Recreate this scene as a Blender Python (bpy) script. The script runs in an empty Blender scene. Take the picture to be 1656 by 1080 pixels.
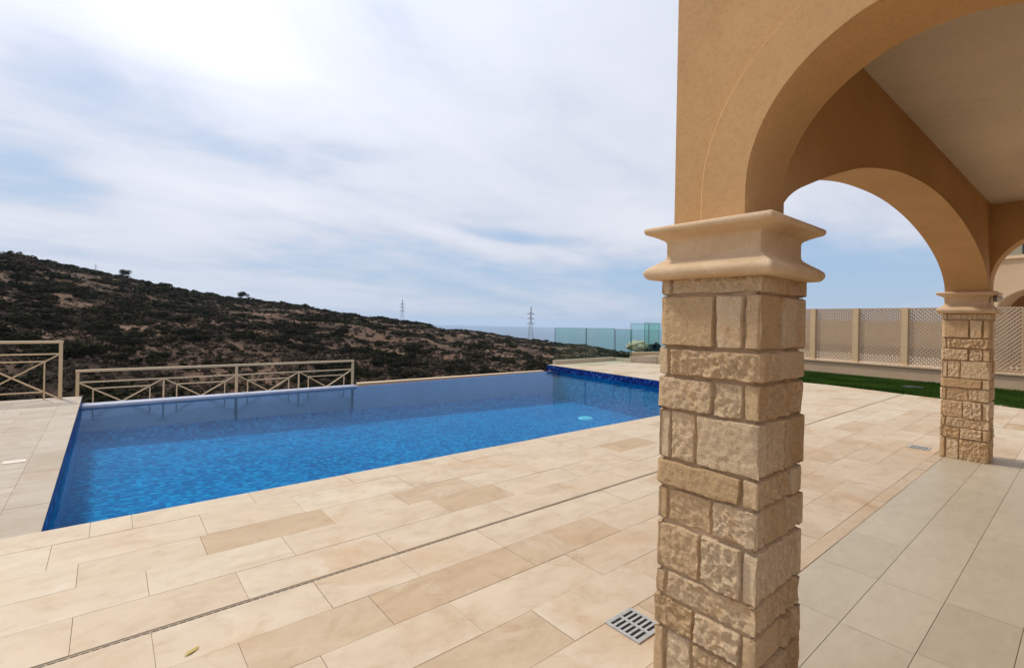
import bpy, bmesh, math, random
import numpy as np
from mathutils import Vector, Matrix, noise, Euler

random.seed(7)
rng = np.random.default_rng(11)
scene = bpy.context.scene
COL = scene.collection
R = math.radians

# ------------------------------------------------------------------ camera
EYE = 1.5
F_PX, CX, CY = 787.42, 828.0, 518.0
YAW, PITCH, ROLL = R(50.293), R(-0.076), R(-1.153)
def cam_axes():
    cw, sw, cp, sp = math.cos(YAW), math.sin(YAW), math.cos(PITCH), math.sin(PITCH)
    fwd = Vector((cw*cp, sw*cp, -sp)); right = Vector((sw, -cw, 0)); down = fwd.cross(right)
    cr, sr = math.cos(ROLL), math.sin(ROLL)
    return right*cr + down*sr, -right*sr + down*cr, fwd
AX, AY, AZ = cam_axes()
def ray(px, py):
    return (AX*((px-CX)/F_PX) + AY*((py-CY)/F_PX) + AZ)
def az_el(px, py):
    d = ray(px, py)
    return math.degrees(math.atan2(d.y, d.x)), math.degrees(math.atan2(d.z, math.hypot(d.x, d.y)))

cam = bpy.data.cameras.new('camera'); camo = bpy.data.objects.new('camera', cam); COL.objects.link(camo)
cam.sensor_width = 36; cam.lens = F_PX/1656*36; cam.shift_y = (CY-540)/1656
cam.clip_start = 0.05; cam.clip_end = 40000
m = Matrix((AX, -AY, -AZ)).transposed().to_4x4(); m.translation = (0, 0, EYE)
camo.matrix_world = m
scene.camera = camo

# ------------------------------------------------------------------ materials
def mat(name):
    m = bpy.data.materials.new(name); m.use_nodes = True
    nt = m.node_tree; b = nt.nodes['Principled BSDF']
    return m, nt, b
def N(nt, t, **kw):
    n = nt.nodes.new(t)
    for k, v in kw.items():
        if k.startswith('i_'):
            key = k[2:]
            n.inputs[int(key) if key.isdigit() else key.replace('_', ' ')].default_value = v
        else: setattr(n, k, v)
    return n
def L(nt, a, b): nt.links.new(a, b)
def ramp(nt, fac, stops):
    r = nt.nodes.new('ShaderNodeValToRGB'); L(nt, fac, r.inputs[0])
    e = r.color_ramp.elements
    while len(e) < len(stops): e.new(0.5)
    for el, (p, c) in zip(e, stops): el.position = p; el.color = (*c, 1) if len(c) == 3 else c
    return r
def noise_tex(nt, scale, detail=6, rough=.55, coord=None, dist=0, vec_scale=None):
    n = N(nt, 'ShaderNodeTexNoise'); n.inputs['Scale'].default_value = scale
    n.inputs['Detail'].default_value = detail; n.inputs['Roughness'].default_value = rough
    n.inputs['Distortion'].default_value = dist
    tc = coord or N(nt, 'ShaderNodeTexCoord').outputs['Object']
    if vec_scale:
        mp = N(nt, 'ShaderNodeMapping'); mp.inputs['Scale'].default_value = vec_scale
        L(nt, tc, mp.inputs[0]); tc = mp.outputs[0]
    L(nt, tc, n.inputs['Vector'])
    return n
def mix(nt, fac, a, b, mode='MIX'):
    n = N(nt, 'ShaderNodeMix', data_type='RGBA', blend_type=mode)
    for s, v in ((0, fac), (6, a), (7, b)):
        if hasattr(v, 'is_output'): L(nt, v, n.inputs[s])
        elif isinstance(v, (int, float)): n.inputs[s].default_value = v
        else: n.inputs[s].default_value = (*v, 1)
    return n.outputs[2]
def bump(nt, b, h, strength=.3, dist=.01):
    n = N(nt, 'ShaderNodeBump'); n.inputs['Strength'].default_value = strength; n.inputs['Distance'].default_value = dist
    L(nt, h, n.inputs['Height']); L(nt, n.outputs[0], b.inputs['Normal'])
def simple(name, col, rough=.6, var=.12, scale=12, bs=.15, bd=.004, metal=0, spec=.5, bscale=None):
    m, nt, b = mat(name)
    n = noise_tex(nt, scale)
    lo = tuple(c*(1-var) for c in col); hi = tuple(min(1, c*(1+var)) for c in col)
    r = ramp(nt, n.outputs[0], [(.3, lo), (.7, hi)]); L(nt, r.outputs[0], b.inputs['Base Color'])
    b.inputs['Roughness'].default_value = rough; b.inputs['Metallic'].default_value = metal
    b.inputs['Specular IOR Level'].default_value = spec
    if bs:
        n2 = noise_tex(nt, bscale or scale*8); bump(nt, b, n2.outputs[0], bs, bd)
    return m

def stucco(name, col):
    m, nt, b = mat(name)
    n = noise_tex(nt, 1.3, 5, .6)
    r = ramp(nt, n.outputs[0], [(.3, tuple(c*.90 for c in col)), (.7, tuple(c*1.07 for c in col))])
    n2 = noise_tex(nt, 60, 6, .7)
    g2 = ramp(nt, n2.outputs[0], [(.3, (.86, .85, .83)), (.5, (1, 1, 1)), (.7, (1.07, 1.07, 1.07))]); c = mix(nt, .8, r.outputs[0], g2.outputs[0], 'MULTIPLY')
    nd = noise_tex(nt, 2.6, 7, .7, None, 1.0, (1, 1, .35)); gd = ramp(nt, nd.outputs[0], [(.57, (1, 1, 1)), (.72, (.90, .88, .85))]); c = mix(nt, .8, c, gd.outputs[0], 'MULTIPLY')
    L(nt, c, b.inputs['Base Color'])
    b.inputs['Roughness'].default_value = .9; b.inputs['Specular IOR Level'].default_value = .2
    n3 = noise_tex(nt, 320, 3, .6); n4 = noise_tex(nt, 9, 3)
    a = N(nt, 'ShaderNodeMath', operation='MULTIPLY_ADD'); L(nt, n4.outputs[0], a.inputs[0]); a.inputs[1].default_value = 1.5; L(nt, n3.outputs[0], a.inputs[2])
    bump(nt, b, a.outputs[0], .55, .004)
    return m

def paver_mat(name, stops, attr=True, rough=.55):
    """limestone: a tone per paver, plus veins, pits and stains inside the stone"""
    m, nt, b = mat(name)
    at = N(nt, 'ShaderNodeAttribute', attribute_name='tone', attribute_type='GEOMETRY')
    sep = N(nt, 'ShaderNodeSeparateColor'); L(nt, at.outputs['Color'], sep.inputs[0])
    base = ramp(nt, sep.outputs[0], stops)
    tc = N(nt, 'ShaderNodeTexCoord').outputs['Object']
    # offset the veins per paver so they do not run through joints
    off = N(nt, 'ShaderNodeVectorMath', operation='MULTIPLY_ADD'); L(nt, at.outputs['Color'], off.inputs[0])
    off.inputs[1].default_value = (37, 53, 91); L(nt, tc, off.inputs[2])
    v1 = noise_tex(nt, 2.4, 8, .66, off.outputs[0], .9, (1.0, 1.7, 1))
    v2 = noise_tex(nt, 7.0, 7, .66, off.outputs[0], .6)
    r1 = ramp(nt, v1.outputs[0], [(.28, (.82, .75, .66)), (.46, (.98, .97, .95)), (.54, (1.02, 1.02, 1.02)), (.72, (1.12, 1.13, 1.14))])
    c = mix(nt, .85, base.outputs[0], r1.outputs[0], 'MULTIPLY')
    r2 = ramp(nt, v2.outputs[0], [(.28, (.86, .78, .66)), (.45, (.99, .98, .97)), (.70, (1.07, 1.08, 1.09))])
    c = mix(nt, .7, c, r2.outputs[0], 'MULTIPLY')
    # soft pale efflorescence and yellow stains
    v3 = noise_tex(nt, 1.1, 5, .6, tc, .6); r3 = ramp(nt, v3.outputs[0], [(.54, (0, 0, 0)), (.72, (.55, .55, .55))])
    c = mix(nt, r3.outputs[0], c, (.84, .60, .36), 'MULTIPLY')
    v6 = noise_tex(nt, 1.7, 8, .68, off.outputs[0], 1.2); r6 = ramp(nt, v6.outputs[0], [(.58, (0, 0, 0)), (.70, (.45, .45, .45))])
    c = mix(nt, r6.outputs[0], c, (.66, .58, .47))
    v7 = noise_tex(nt, 3.1, 8, .7, tc, .8); r7 = ramp(nt, v7.outputs[0], [(.60, (1, 1, 1)), (.70, (.80, .72, .62))])
    c = mix(nt, .7, c, r7.outputs[0], 'MULTIPLY')
    # pits
    vo = N(nt, 'ShaderNodeTexVoronoi'); vo.inputs['Scale'].default_value = 42; L(nt, off.outputs[0], vo.inputs['Vector'])
    pit = ramp(nt, vo.outputs['Distance'], [(.0, (1, 1, 1)), (.10, (0, 0, 0))])
    vm = noise_tex(nt, 3.3, 3, .5, off.outputs[0]); pm = ramp(nt, vm.outputs[0], [(.60, (0, 0, 0)), (.68, (1, 1, 1))])
    pf = N(nt, 'ShaderNodeMath', operation='MULTIPLY'); L(nt, pit.outputs[0], pf.inputs[0]); L(nt, pm.outputs[0], pf.inputs[1])
    pf2 = N(nt, 'ShaderNodeMath', operation='MULTIPLY'); L(nt, pf.outputs[0], pf2.inputs[0]); pf2.inputs[1].default_value = .55
    c = mix(nt, pf2.outputs[0], c, (.22, .15, .09))
    L(nt, c, b.inputs['Base Color'])
    rr = ramp(nt, v2.outputs[0], [(.3, (rough-.12,)*3), (.7, (rough+.15,)*3)]); L(nt, rr.outputs[0], b.inputs['Roughness'])
    b.inputs['Specular IOR Level'].default_value = .35
    n5 = noise_tex(nt, 90, 5, .65, off.outputs[0]); 
    h = N(nt, 'ShaderNodeMath', operation='SUBTRACT'); L(nt, n5.outputs[0], h.inputs[0]); L(nt, pf.outputs[0], h.inputs[1])
    bump(nt, b, h.outputs[0], .25, .003)
    return m

def rock_mat(name):
    m, nt, b = mat(name)
    at = N(nt, 'ShaderNodeAttribute', attribute_name='tone', attribute_type='GEOMETRY')
    sep = N(nt, 'ShaderNodeSeparateColor'); L(nt, at.outputs['Color'], sep.inputs[0])
    base = ramp(nt, sep.outputs[0], [(0, (.72, .485, .265)), (.5, (.83, .585, .35)), (1, (.90, .69, .46))])
    n1 = noise_tex(nt, 14, 8, .65, None, .5)
    r1 = ramp(nt, n1.outputs[0], [(.3, (.87, .81, .73)), (.5, (1, 1, 1)), (.7, (1.1, 1.1, 1.1))])
    c = mix(nt, .5, base.outputs[0], r1.outputs[0], 'MULTIPLY')
    n2 = noise_tex(nt, 95, 7, .75); r2 = ramp(nt, n2.outputs[0], [(.32, (.76, .70, .62)), (.48, (1, 1, .99)), (.64, (1.16, 1.16, 1.15))])
    c = mix(nt, .9, c, r2.outputs[0], 'MULTIPLY')
    n3 = noise_tex(nt, 4, 4); r3 = ramp(nt, n3.outputs[0], [(.57, (0, 0, 0)), (.70, (.4, .4, .4))])
    c = mix(nt, r3.outputs[0], c, (.95, .66, .38), 'MULTIPLY')
    L(nt, c, b.inputs['Base Color']); b.inputs['Roughness'].default_value = .9; b.inputs['Specular IOR Level'].default_value = .2
    n5 = noise_tex(nt, 150, 8, .75)
    bump(nt, b, n5.outputs[0], 1, .016)
    return m

def cast_mat():
    m, nt, b = mat('cast_stone')
    n1 = noise_tex(nt, 6, 7, .65, None, .5); r1 = ramp(nt, n1.outputs[0], [(.3, (.58, .40, .235)), (.5, (.66, .475, .295)), (.7, (.73, .54, .36))])
    n2 = noise_tex(nt, 140, 6, .7); r2 = ramp(nt, n2.outputs[0], [(.30, (.80, .76, .70)), (.5, (1, 1, 1)), (.7, (1.06, 1.06, 1.06))])
    c = mix(nt, .9, r1.outputs[0], r2.outputs[0], 'MULTIPLY')
    vo = N(nt, 'ShaderNodeTexVoronoi'); vo.inputs['Scale'].default_value = 75; tc = N(nt, 'ShaderNodeTexCoord'); L(nt, tc.outputs['Object'], vo.inputs['Vector'])
    pit = ramp(nt, vo.outputs['Distance'], [(.0, (1, 1, 1)), (.14, (0, 0, 0))]); n3 = noise_tex(nt, 9, 4); pm = ramp(nt, n3.outputs[0], [(.52, (0, 0, 0)), (.62, (.7, .7, .7))])
    pf = N(nt, 'ShaderNodeMath', operation='MULTIPLY'); L(nt, pit.outputs[0], pf.inputs[0]); L(nt, pm.outputs[0], pf.inputs[1])
    c = mix(nt, pf.outputs[0], c, (.30, .20, .11)); L(nt, c, b.inputs['Base Color'])
    b.inputs['Roughness'].default_value = .88; b.inputs['Specular IOR Level'].default_value = .2
    h = N(nt, 'ShaderNodeMath', operation='SUBTRACT'); L(nt, n2.outputs[0], h.inputs[0]); L(nt, pf.outputs[0], h.inputs[1]); bump(nt, b, h.outputs[0], .45, .004)
    return m

def floor_tile_mat():
    m, nt, b = mat('porch_floor_tile')
    at = N(nt, 'ShaderNodeAttribute', attribute_name='tone', attribute_type='GEOMETRY')
    sep = N(nt, 'ShaderNodeSeparateColor'); L(nt, at.outputs['Color'], sep.inputs[0])
    base = ramp(nt, sep.outputs[0], [(0, (.455, .385, .275)), (1, (.51, .435, .315))])
    tc = N(nt, 'ShaderNodeTexCoord').outputs['Object']
    off = N(nt, 'ShaderNodeVectorMath', operation='MULTIPLY_ADD'); L(nt, at.outputs['Color'], off.inputs[0])
    off.inputs[1].default_value = (37, 53, 91); L(nt, tc, off.inputs[2])
    n1 = noise_tex(nt, 5, 7, .65, off.outputs[0], .6, (1, 2.5, 1))
    r1 = ramp(nt, n1.outputs[0], [(.3, (.88, .86, .83)), (.7, (1.05, 1.05, 1.05))])
    c = mix(nt, .9, base.outputs[0], r1.outputs[0], 'MULTIPLY'); L(nt, c, b.inputs['Base Color'])
    b.inputs['Roughness'].default_value = .42; b.inputs['Specular IOR Level'].default_value = .4
    n2 = noise_tex(nt, 60, 4, .6, off.outputs[0]); bump(nt, b, n2.outputs[0], .12, .002)
    return m

def mosaic_mat(name, cols, cell=.05):
    m, nt, b = mat(name)
    tc = N(nt, 'ShaderNodeTexCoord').outputs['Object']
    sc = N(nt, 'ShaderNodeVectorMath', operation='SCALE'); L(nt, tc, sc.inputs[0]); sc.inputs[3].default_value = 1/cell
    ofs = N(nt, 'ShaderNodeVectorMath', operation='ADD'); L(nt, sc.outputs[0], ofs.inputs[0]); ofs.inputs[1].default_value = (.37, .37, .37)
    fl = N(nt, 'ShaderNodeVectorMath', operation='FLOOR'); L(nt, ofs.outputs[0], fl.inputs[0])
    wn = N(nt, 'ShaderNodeTexWhiteNoise', noise_dimensions='3D'); L(nt, fl.outputs[0], wn.inputs['Vector'])
    r = ramp(nt, wn.outputs['Value'], cols); r.color_ramp.interpolation = 'CONSTANT'
    n1 = noise_tex(nt, .9, 3); r1 = ramp(nt, n1.outputs[0], [(.3, (.85, .85, .88)), (.7, (1.12, 1.12, 1.1))])
    c = mix(nt, .8, r.outputs[0], r1.outputs[0], 'MULTIPLY')
    L(nt, c, b.inputs['Base Color']); b.inputs['Roughness'].default_value = .35; b.inputs['Specular IOR Level'].default_value = .06
    return m

def water_mat(name):
    m = bpy.data.materials.new(name); m.use_nodes = True; nt = m.node_tree; nt.nodes.clear()
    out = N(nt, 'ShaderNodeOutputMaterial')
    tr = N(nt, 'ShaderNodeBsdfTransparent'); tr.inputs[0].default_value = (.55, .90, .98, 1)
    gl = N(nt, 'ShaderNodeBsdfGlossy'); gl.inputs['Roughness'].default_value = .02; gl.inputs[0].default_value = (.42, .58, .84, 1)
    fr = N(nt, 'ShaderNodeFresnel'); fr.inputs[0].default_value = 1.13
    n1 = noise_tex(nt, 2.4, 3, .5, None, .3, (1, 1.6, 1)); n2 = noise_tex(nt, 12, 3, .55)
    a = N(nt, 'ShaderNodeMath', operation='MULTIPLY_ADD'); L(nt, n2.outputs[0], a.inputs[0]); a.inputs[1].default_value = .30; L(nt, n1.outputs[0], a.inputs[2])
    bp = N(nt, 'ShaderNodeBump'); bp.inputs['Strength'].default_value = .18; bp.inputs['Distance'].default_value = .035
    L(nt, a.outputs[0], bp.inputs['Height']); L(nt, bp.outputs[0], gl.inputs['Normal']); L(nt, bp.outputs[0], fr.inputs['Normal'])
    mx = N(nt, 'ShaderNodeMixShader'); L(nt, fr.outputs[0], mx.inputs[0]); L(nt, tr.outputs[0], mx.inputs[1]); L(nt, gl.outputs[0], mx.inputs[2])
    L(nt, mx.outputs[0], out.inputs[0])
    return m

def glass_mat(name, tint):
    m = bpy.data.materials.new(name); m.use_nodes = True; nt = m.node_tree; nt.nodes.clear()
    out = N(nt, 'ShaderNodeOutputMaterial')
    tr = N(nt, 'ShaderNodeBsdfTransparent'); tr.inputs[0].default_value = (*tint, 1)
    gl = N(nt, 'ShaderNodeBsdfGlossy'); gl.inputs['Roughness'].default_value = .01
    fr = N(nt, 'ShaderNodeFresnel'); fr.inputs[0].default_value = 1.45
    mx = N(nt, 'ShaderNodeMixShader'); L(nt, fr.outputs[0], mx.inputs[0]); L(nt, tr.outputs[0], mx.inputs[1]); L(nt, gl.outputs[0], mx.inputs[2])
    L(nt, mx.outputs[0], out.inputs[0])
    return m

def soil_mat():
    m, nt, b = mat('hill_soil')
    n1 = noise_tex(nt, .09, 7, .62, None, .4)
    r1 = ramp(nt, n1.outputs[0], [(.34, (.042, .030, .020)), (.46, (.095, .062, .043)), (.56, (.16, .10, .066)), (.66, (.225, .15, .105)), (.78, (.37, .28, .20))])
    n2 = noise_tex(nt, .8, 7, .7); r2 = ramp(nt, n2.outputs[0], [(.3, (.5, .48, .44)), (.5, (.95, .93, .9)), (.72, (1.35, 1.3, 1.25))])
    c = mix(nt, .9, r1.outputs[0], r2.outputs[0], 'MULTIPLY')
    n9 = noise_tex(nt, 3.2, 6, .75); r9 = ramp(nt, n9.outputs[0], [(.34, (.45, .42, .38)), (.5, (.95, .95, .95)), (.66, (1.4, 1.36, 1.3))]); c = mix(nt, .85, c, r9.outputs[0], 'MULTIPLY')
    vo = N(nt, 'ShaderNodeTexVoronoi'); vo.inputs['Scale'].default_value = .55
    tc = N(nt, 'ShaderNodeTexCoord'); L(nt, tc.outputs['Object'], vo.inputs['Vector'])
    rk = ramp(nt, vo.outputs['Distance'], [(.12, (1, 1, 1)), (.22, (0, 0, 0))])
    n4 = noise_tex(nt, .05, 3); r4 = ramp(nt, n4.outputs[0], [(.5, (0, 0, 0)), (.6, (.7, .7, .7))])
    mf = N(nt, 'ShaderNodeMath', operation='MULTIPLY'); L(nt, rk.outputs[0], mf.inputs[0]); L(nt, r4.outputs[0], mf.inputs[1])
    c = mix(nt, mf.outputs[0], c, (.33, .29, .25))
    L(nt, c, b.inputs['Base Color']); b.inputs['Roughness'].default_value = .95; b.inputs['Specular IOR Level'].default_value = .1
    bump(nt, b, n2.outputs[0], .8, .6)
    return m

def leaf_mat(name, dark, light, attr='tone'):
    m, nt, b = mat(name)
    at = N(nt, 'ShaderNodeAttribute', attribute_name=attr, attribute_type='GEOMETRY')
    sep = N(nt, 'ShaderNodeSeparateColor'); L(nt, at.outputs['Color'], sep.inputs[0])
    n = N(nt, 'ShaderNodeObjectInfo')
    r = ramp(nt, sep.outputs[0], [(0, dark), (1, light)])
    r2 = ramp(nt, n.outputs['Random'], [(0, (.72, .74, .78)), (1, (1.2, 1.15, 1.0))])
    c = mix(nt, 1, r.outputs[0], r2.outputs[0], 'MULTIPLY')
    L(nt, c, b.inputs['Base Color']); b.inputs['Roughness'].default_value = .9; b.inputs['Specular IOR Level'].default_value = .04
    return m

STUCCO = stucco('sand_stucco', (.60, .36, .165))
STUCCO2 = stucco('pale_sand_stucco', (.56, .40, .255))
CEIL = stucco('ceiling_plaster', (.70, .58, .45))
PAVER = paver_mat('limestone_paver', [(0, (.44, .29, .155)), (.22, (.485, .36, .23)), (.5, (.54, .425, .295)), (1, (.575, .47, .34))])
BEDM = simple('pale_joint_mortar', (.40, .30, .20), .95, .2, 20)
MORTAR = simple('joint_mortar', (.44, .31, .19), .95, .2, 20)
ROCK = rock_mat('split_face_stone')
CAPST = cast_mat()
FTILE = floor_tile_mat()
GROUT = simple('tile_grout', (.42, .345, .245), .95, .15, 20)
MOSAIC = mosaic_mat('pool_mosaic', [(0, (.002, .13, .31)), (.22, (.002, .18, .39)), (.52, (.003, .24, .47)), (.78, (.002, .15, .34)), (.92, (.006, .30, .53))], .06)
MOSAICD = mosaic_mat('pool_rim_mosaic', [(0, (.005, .014, .09)), (.3, (.009, .03, .17)), (.7, (.013, .055, .28)), (.93, (.05, .16, .45))], .05)
WMOS = mosaic_mat('weir_shade_mosaic', [(0, (.29, .27, .36)), (.5, (.31, .29, .38)), (.8, (.30, .28, .37))], .06)  # shade and sky reflection on the weir wall put into this violet-grey
WATER = water_mat('pool_water')
GLASS = glass_mat('balustrade_glass', (.82, .94, .895))
GLEDGE = simple('glass_edge', (.010, .06, .055), .1, .1, 5, 0)
CREAMP = simple('cream_paint', (.64, .46, .265), .45, .05, 8, .05)
LATT = simple('lattice_plastic', (.50, .36, .235), .6, .06, 3, .05)
STEEL = simple('grey_cast_grate', (.38, .375, .355), .45, .15, 25, .1, metal=.0)
DARK = simple('void_shade_black', (.012, .011, .01), .9, .1, 10, 0)  # near-black stands for the shade inside the drains
GALV = simple('galvanised_steel', (.22, .22, .22), .6, .1, 5, 0)
KERB = stucco('kerb_render', (.52, .43, .32))
SOIL = soil_mat()
LEAF_G = leaf_mat('scrub_leaf_green', (.005, .006, .003), (.042, .040, .018))
LEAF_D = leaf_mat('scrub_leaf_dry', (.030, .022, .016), (.145, .108, .080))
BARK = simple('bark', (.07, .05, .035), .9, .3, 10, .3)
GRASS = leaf_mat('lawn_grass', (.014, .038, .005), (.065, .125, .02))

# ------------------------------------------------------------------ mesh helpers
def finish(name, me, material, parent=None, smooth=None):
    mats = material if isinstance(material, (list, tuple)) else [material]
    for mm in mats: me.materials.append(mm)
    if smooth is not None:
        me.shade_smooth(); me.set_sharp_from_angle(angle=R(smooth))
    o = bpy.data.objects.new(name, me); COL.objects.link(o)
    if parent is not None: o.parent = parent
    return o
class MB:
    def __init__(s): s.v = []; s.f = []; s.mi = []; s.tone = []
    def face(s, pts, mi=0, tone=None):
        i = len(s.v); s.v += [tuple(p) for p in pts]; s.f.append(tuple(range(i, i+len(pts)))); s.mi.append(mi); s.tone.append(tone)
    def hexa(s, b, t, mi=0, tone=None):
        """b, t: 4 bottom and 4 top points, counter-clockwise from above"""
        s.face(b[::-1], mi, tone); s.face(t, mi, tone)
        for i in range(4):
            j = (i+1) % 4; s.face((b[i], b[j], t[j], t[i]), mi, tone)
    def box(s, x0, x1, y0, y1, z0, z1, mi=0, tone=None):
        b = [(x0, y0, z0), (x1, y0, z0), (x1, y1, z0), (x0, y1, z0)]; t = [(p[0], p[1], z1) for p in b]
        s.hexa(b, t, mi, tone)
    def prism(s, poly, z0, z1, mi=0, tone=None):
        n = len(poly); s.face([(x, y, z0) for x, y in poly][::-1], mi, tone); s.face([(x, y, z1) for x, y in poly], mi, tone)
        for i in range(n):
            a, b = poly[i], poly[(i+1) % n]
            s.face([(a[0], a[1], z0), (b[0], b[1], z0), (b[0], b[1], z1), (a[0], a[1], z1)], mi, tone)
    def bar(s, a, b, w, h=None, mi=0, up=(0, 0, 1), tone=None):
        a, b = Vector(a), Vector(b); d = (b-a).normalized(); h = h or w
        side = d.cross(Vector(up))
        if side.length < 1e-4: side = d.cross(Vector((1, 0, 0)))
        side.normalize(); u = side.cross(d)
        q = [(-1, -1), (1, -1), (1, 1), (-1, 1)]
        A = [a+side*(w/2*i)+u*(h/2*j) for i, j in q]; B = [b+side*(w/2*i)+u*(h/2*j) for i, j in q]
        s.face(A[::-1], mi, tone); s.face(B, mi, tone)
        for i in range(4):
            j = (i+1) % 4; s.face((A[i], A[j], B[j], B[i]), mi, tone)
    def cyl(s, c0, c1, r0, r1=None, n=16, mi=0, caps=True):
        c0, c1 = Vector(c0), Vector(c1); r1 = r0 if r1 is None else r1
        d = (c1-c0).normalized(); u = d.orthogonal().normalized(); w = d.cross(u)
        A = [c0+(u*math.cos(t)+w*math.sin(t))*r0 for t in [2*math.pi*i/n for i in range(n)]]
        B = [c1+(u*math.cos(t)+w*math.sin(t))*r1 for t in [2*math.pi*i/n for i in range(n)]]
        for i in range(n):
            j = (i+1) % n; s.face((A[i], A[j], B[j], B[i]), mi)
        if caps: s.face(A[::-1], mi); s.face(B, mi)
    def mesh(s, name, merge=True):
        me = bpy.data.meshes.new(name); me.from_pydata(s.v, [], s.f); me.polygons.foreach_set('material_index', s.mi)
        if any(t is not None for t in s.tone):
            ca = me.color_attributes.new('tone', 'FLOAT_COLOR', 'CORNER')
            arr = np.zeros((len(me.loops), 4), np.float32); k = 0
            for f, t in zip(s.f, s.tone):
                t = t or (.5, .5, .5); arr[k:k+len(f)] = (*t, 1); k += len(f)
            ca.data.foreach_set('color', arr.ravel())
        if merge and not any(t is not None for t in s.tone):
            bm = bmesh.new(); bm.from_mesh(me); bmesh.ops.remove_doubles(bm, verts=bm.verts, dist=1e-5); bm.to_mesh(me); bm.free()
        return me
    def build(s, name, material, parent=None, smooth=None, bevel=0, merge=True):
        me = s.mesh(name, merge); o = finish(name, me, material, parent, smooth)
        if bevel:
            md = o.modifiers.new('bevel', 'BEVEL'); md.width = bevel; md.segments = 2; md.limit_method = 'ANGLE'; md.angle_limit = R(40)
        return o
def empty(name, loc=(0, 0, 0)):
    o = bpy.data.objects.new(name, None); COL.objects.link(o); o.location = loc; o.empty_display_size = .2
    return o
def tag(o, label=None, cat=None, group=None, kind=None):
    if label: o['label'] = label
    if cat: o['category'] = cat
    if group: o['group'] = group
    if kind: o['kind'] = kind
    return o
def tone(): return (random.random(), random.random(), random.random())
def lerp(a, b, t): return a+(b-a)*t
def sstep(t): t = max(0., min(1., t)); return t*t*(3-2*t)

# ------------------------------------------------------------------ pool outline
PL = -0.325                                   # left wall x
PN = 4.59                                     # near edge y
def pr(y): return 10.90 + (y-4.6)*.128        # right wall x
def weir(x): return lerp(11.26, 11.41, (x-PL)/5) if x < 4.65 else lerp(11.41, 11.72, (x-4.65)/7.1)
WZ = -0.17

# ------------------------------------------------------------------ deck of limestone pavers
G = .0013
def pave(mb, x0, x1, y0, y1, joints=None, tones=None, along='x', clip=None, lo=.55, hi=.98, tr=(.5, 1)):
    """one row of pavers between x0..x1 (along x) or y0..y1 (along y)"""
    a0, a1 = (x0, x1) if along == 'x' else (y0, y1)
    cuts = [a0]
    fixed = sorted([j for j in (joints or []) if a0 < j < a1])+[a1]
    for fx in fixed:
        gap = fx-cuts[-1]
        n = max(1, round(gap/random.uniform(lo+.1, hi-.1)))
        base = cuts[-1]
        for i in range(1, n): cuts.append(base+gap*(i+random.uniform(-.22, .22))/n)
        cuts.append(fx)
    for a, b in zip(cuts, cuts[1:]):
        t = random.random(); t = tr[0]+(tr[1]-tr[0])*t
        if random.random() < .06: t = random.uniform(0.1, .35)
        for lo_, hi_, tv in (tones or []):
            if lo_-.02 <= (a+b)/2 <= hi_+.02: t = tv
        tt = (t, random.random(), random.random())
        if along == 'x': P = [(a+G, y0+G), (b-G, y0+G), (b-G, y1-G), (a+G, y1-G)]
        else: P = [(x0+G, a+G), (x1-G, a+G), (x1-G, b-G), (x0+G, b-G)]
        if clip: P = [clip(p) for p in P]
        dz = random.uniform(-.0012, .0012)
        top = [(x, y, dz) for x, y in P]
        bot = [(x, y, -.012) for x, y in P]
        mb.face(top, 0, tt)
        for i in range(4):
            j = (i+1) % 4; mb.face((bot[i], bot[j], top[j], top[i]), 0, tt)

deck = MB()
def lawn_x(y): return 13.45 + (y-0)*.235 if y < 5.05 else 14.5
rowsA = [(4.285, PN, [-.07, .16, .94, 1.75], [(-9, 12, .8)]),
         (3.875, 4.285, [-1.2], None),
         (3.54, 3.875, [-.11, .505, 1.9], [(2.0, 2.7, .3)]),
         (3.205, 3.54, [.195, 2.09, 2.74], [(2.09, 2.74, .16), (-.9, .195, .8)]),
         (2.858, 3.205, [-.107, .60, 1.46, 2.45], [(-.1, .6, .55), (1.46, 2.4, .75)]),
         (2.505, 2.832, [.182, 1.43, 2.75], [(-.6, .18, .55), (.18, 2.7, .8)]),
         (2.19, 2.505, [.485, 1.108, 2.05], [(-.3, .485, .8), (.485, 1.108, .27), (1.108, 2.05, .17)]),
         (1.867, 2.19, [.75, 1.42, 2.3], [(.75, 2.3, .72)]),
         (1.557, 1.867, [1.02, 1.72, 2.5], [(1.0, 1.72, .3), (1.72, 2.5, .66)]),
         (1.245, 1.557, [1.3, 2.2, 3.1], [(1.3, 2.2, .55)]),
         (1.150, 1.245, [3.1, 4.0, 5.2], [(-3, 9, .34)])]
for (y0, y1, js, tn) in rowsA:
    far = y0 > 4.2
    rng_t = (.5, 1) if y0 > 1.9 else (.25, .7)
    x_end = 14.6
    def clip(p, y0=y0, y1=y1): return (min(p[0], lawn_x(p[1])), p[1])
    if y1 <= 1.25: x_end = 7.62
    pave(deck, -4.0, x_end, y0, y1, js, tn, clip=clip, tr=rng_t)
# strip around pillar 2 and the deck beyond the porch
yy = 1.245
while yy > -6:
    y1 = yy; y0 = yy-.32
    x0 = 8.06
    pave(deck, x0, 14.2, y0, y1, None, None, clip=lambda p: (min(p[0], lawn_x(p[1])), p[1]), tr=(.3, 1)); yy = y0
# left deck: coping strip along the pool, then rows
pave(deck, -.585, PL+.0, PN, 11.62, [6.3, 8.1, 9.7], None, along='y', lo=.7, hi=1.4, tr=(.5, .95))
yy = PN; k = 0
while yy < 11.6:
    y1 = min(yy+.33, 11.62)
    pave(deck, -4.0, -.585, yy, y1, [-1.15 if k % 2 else -.95], [(-.8, -.6, .95)] if k == 6 else None, tr=(.45, 1)); yy = y1; k += 1
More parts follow.
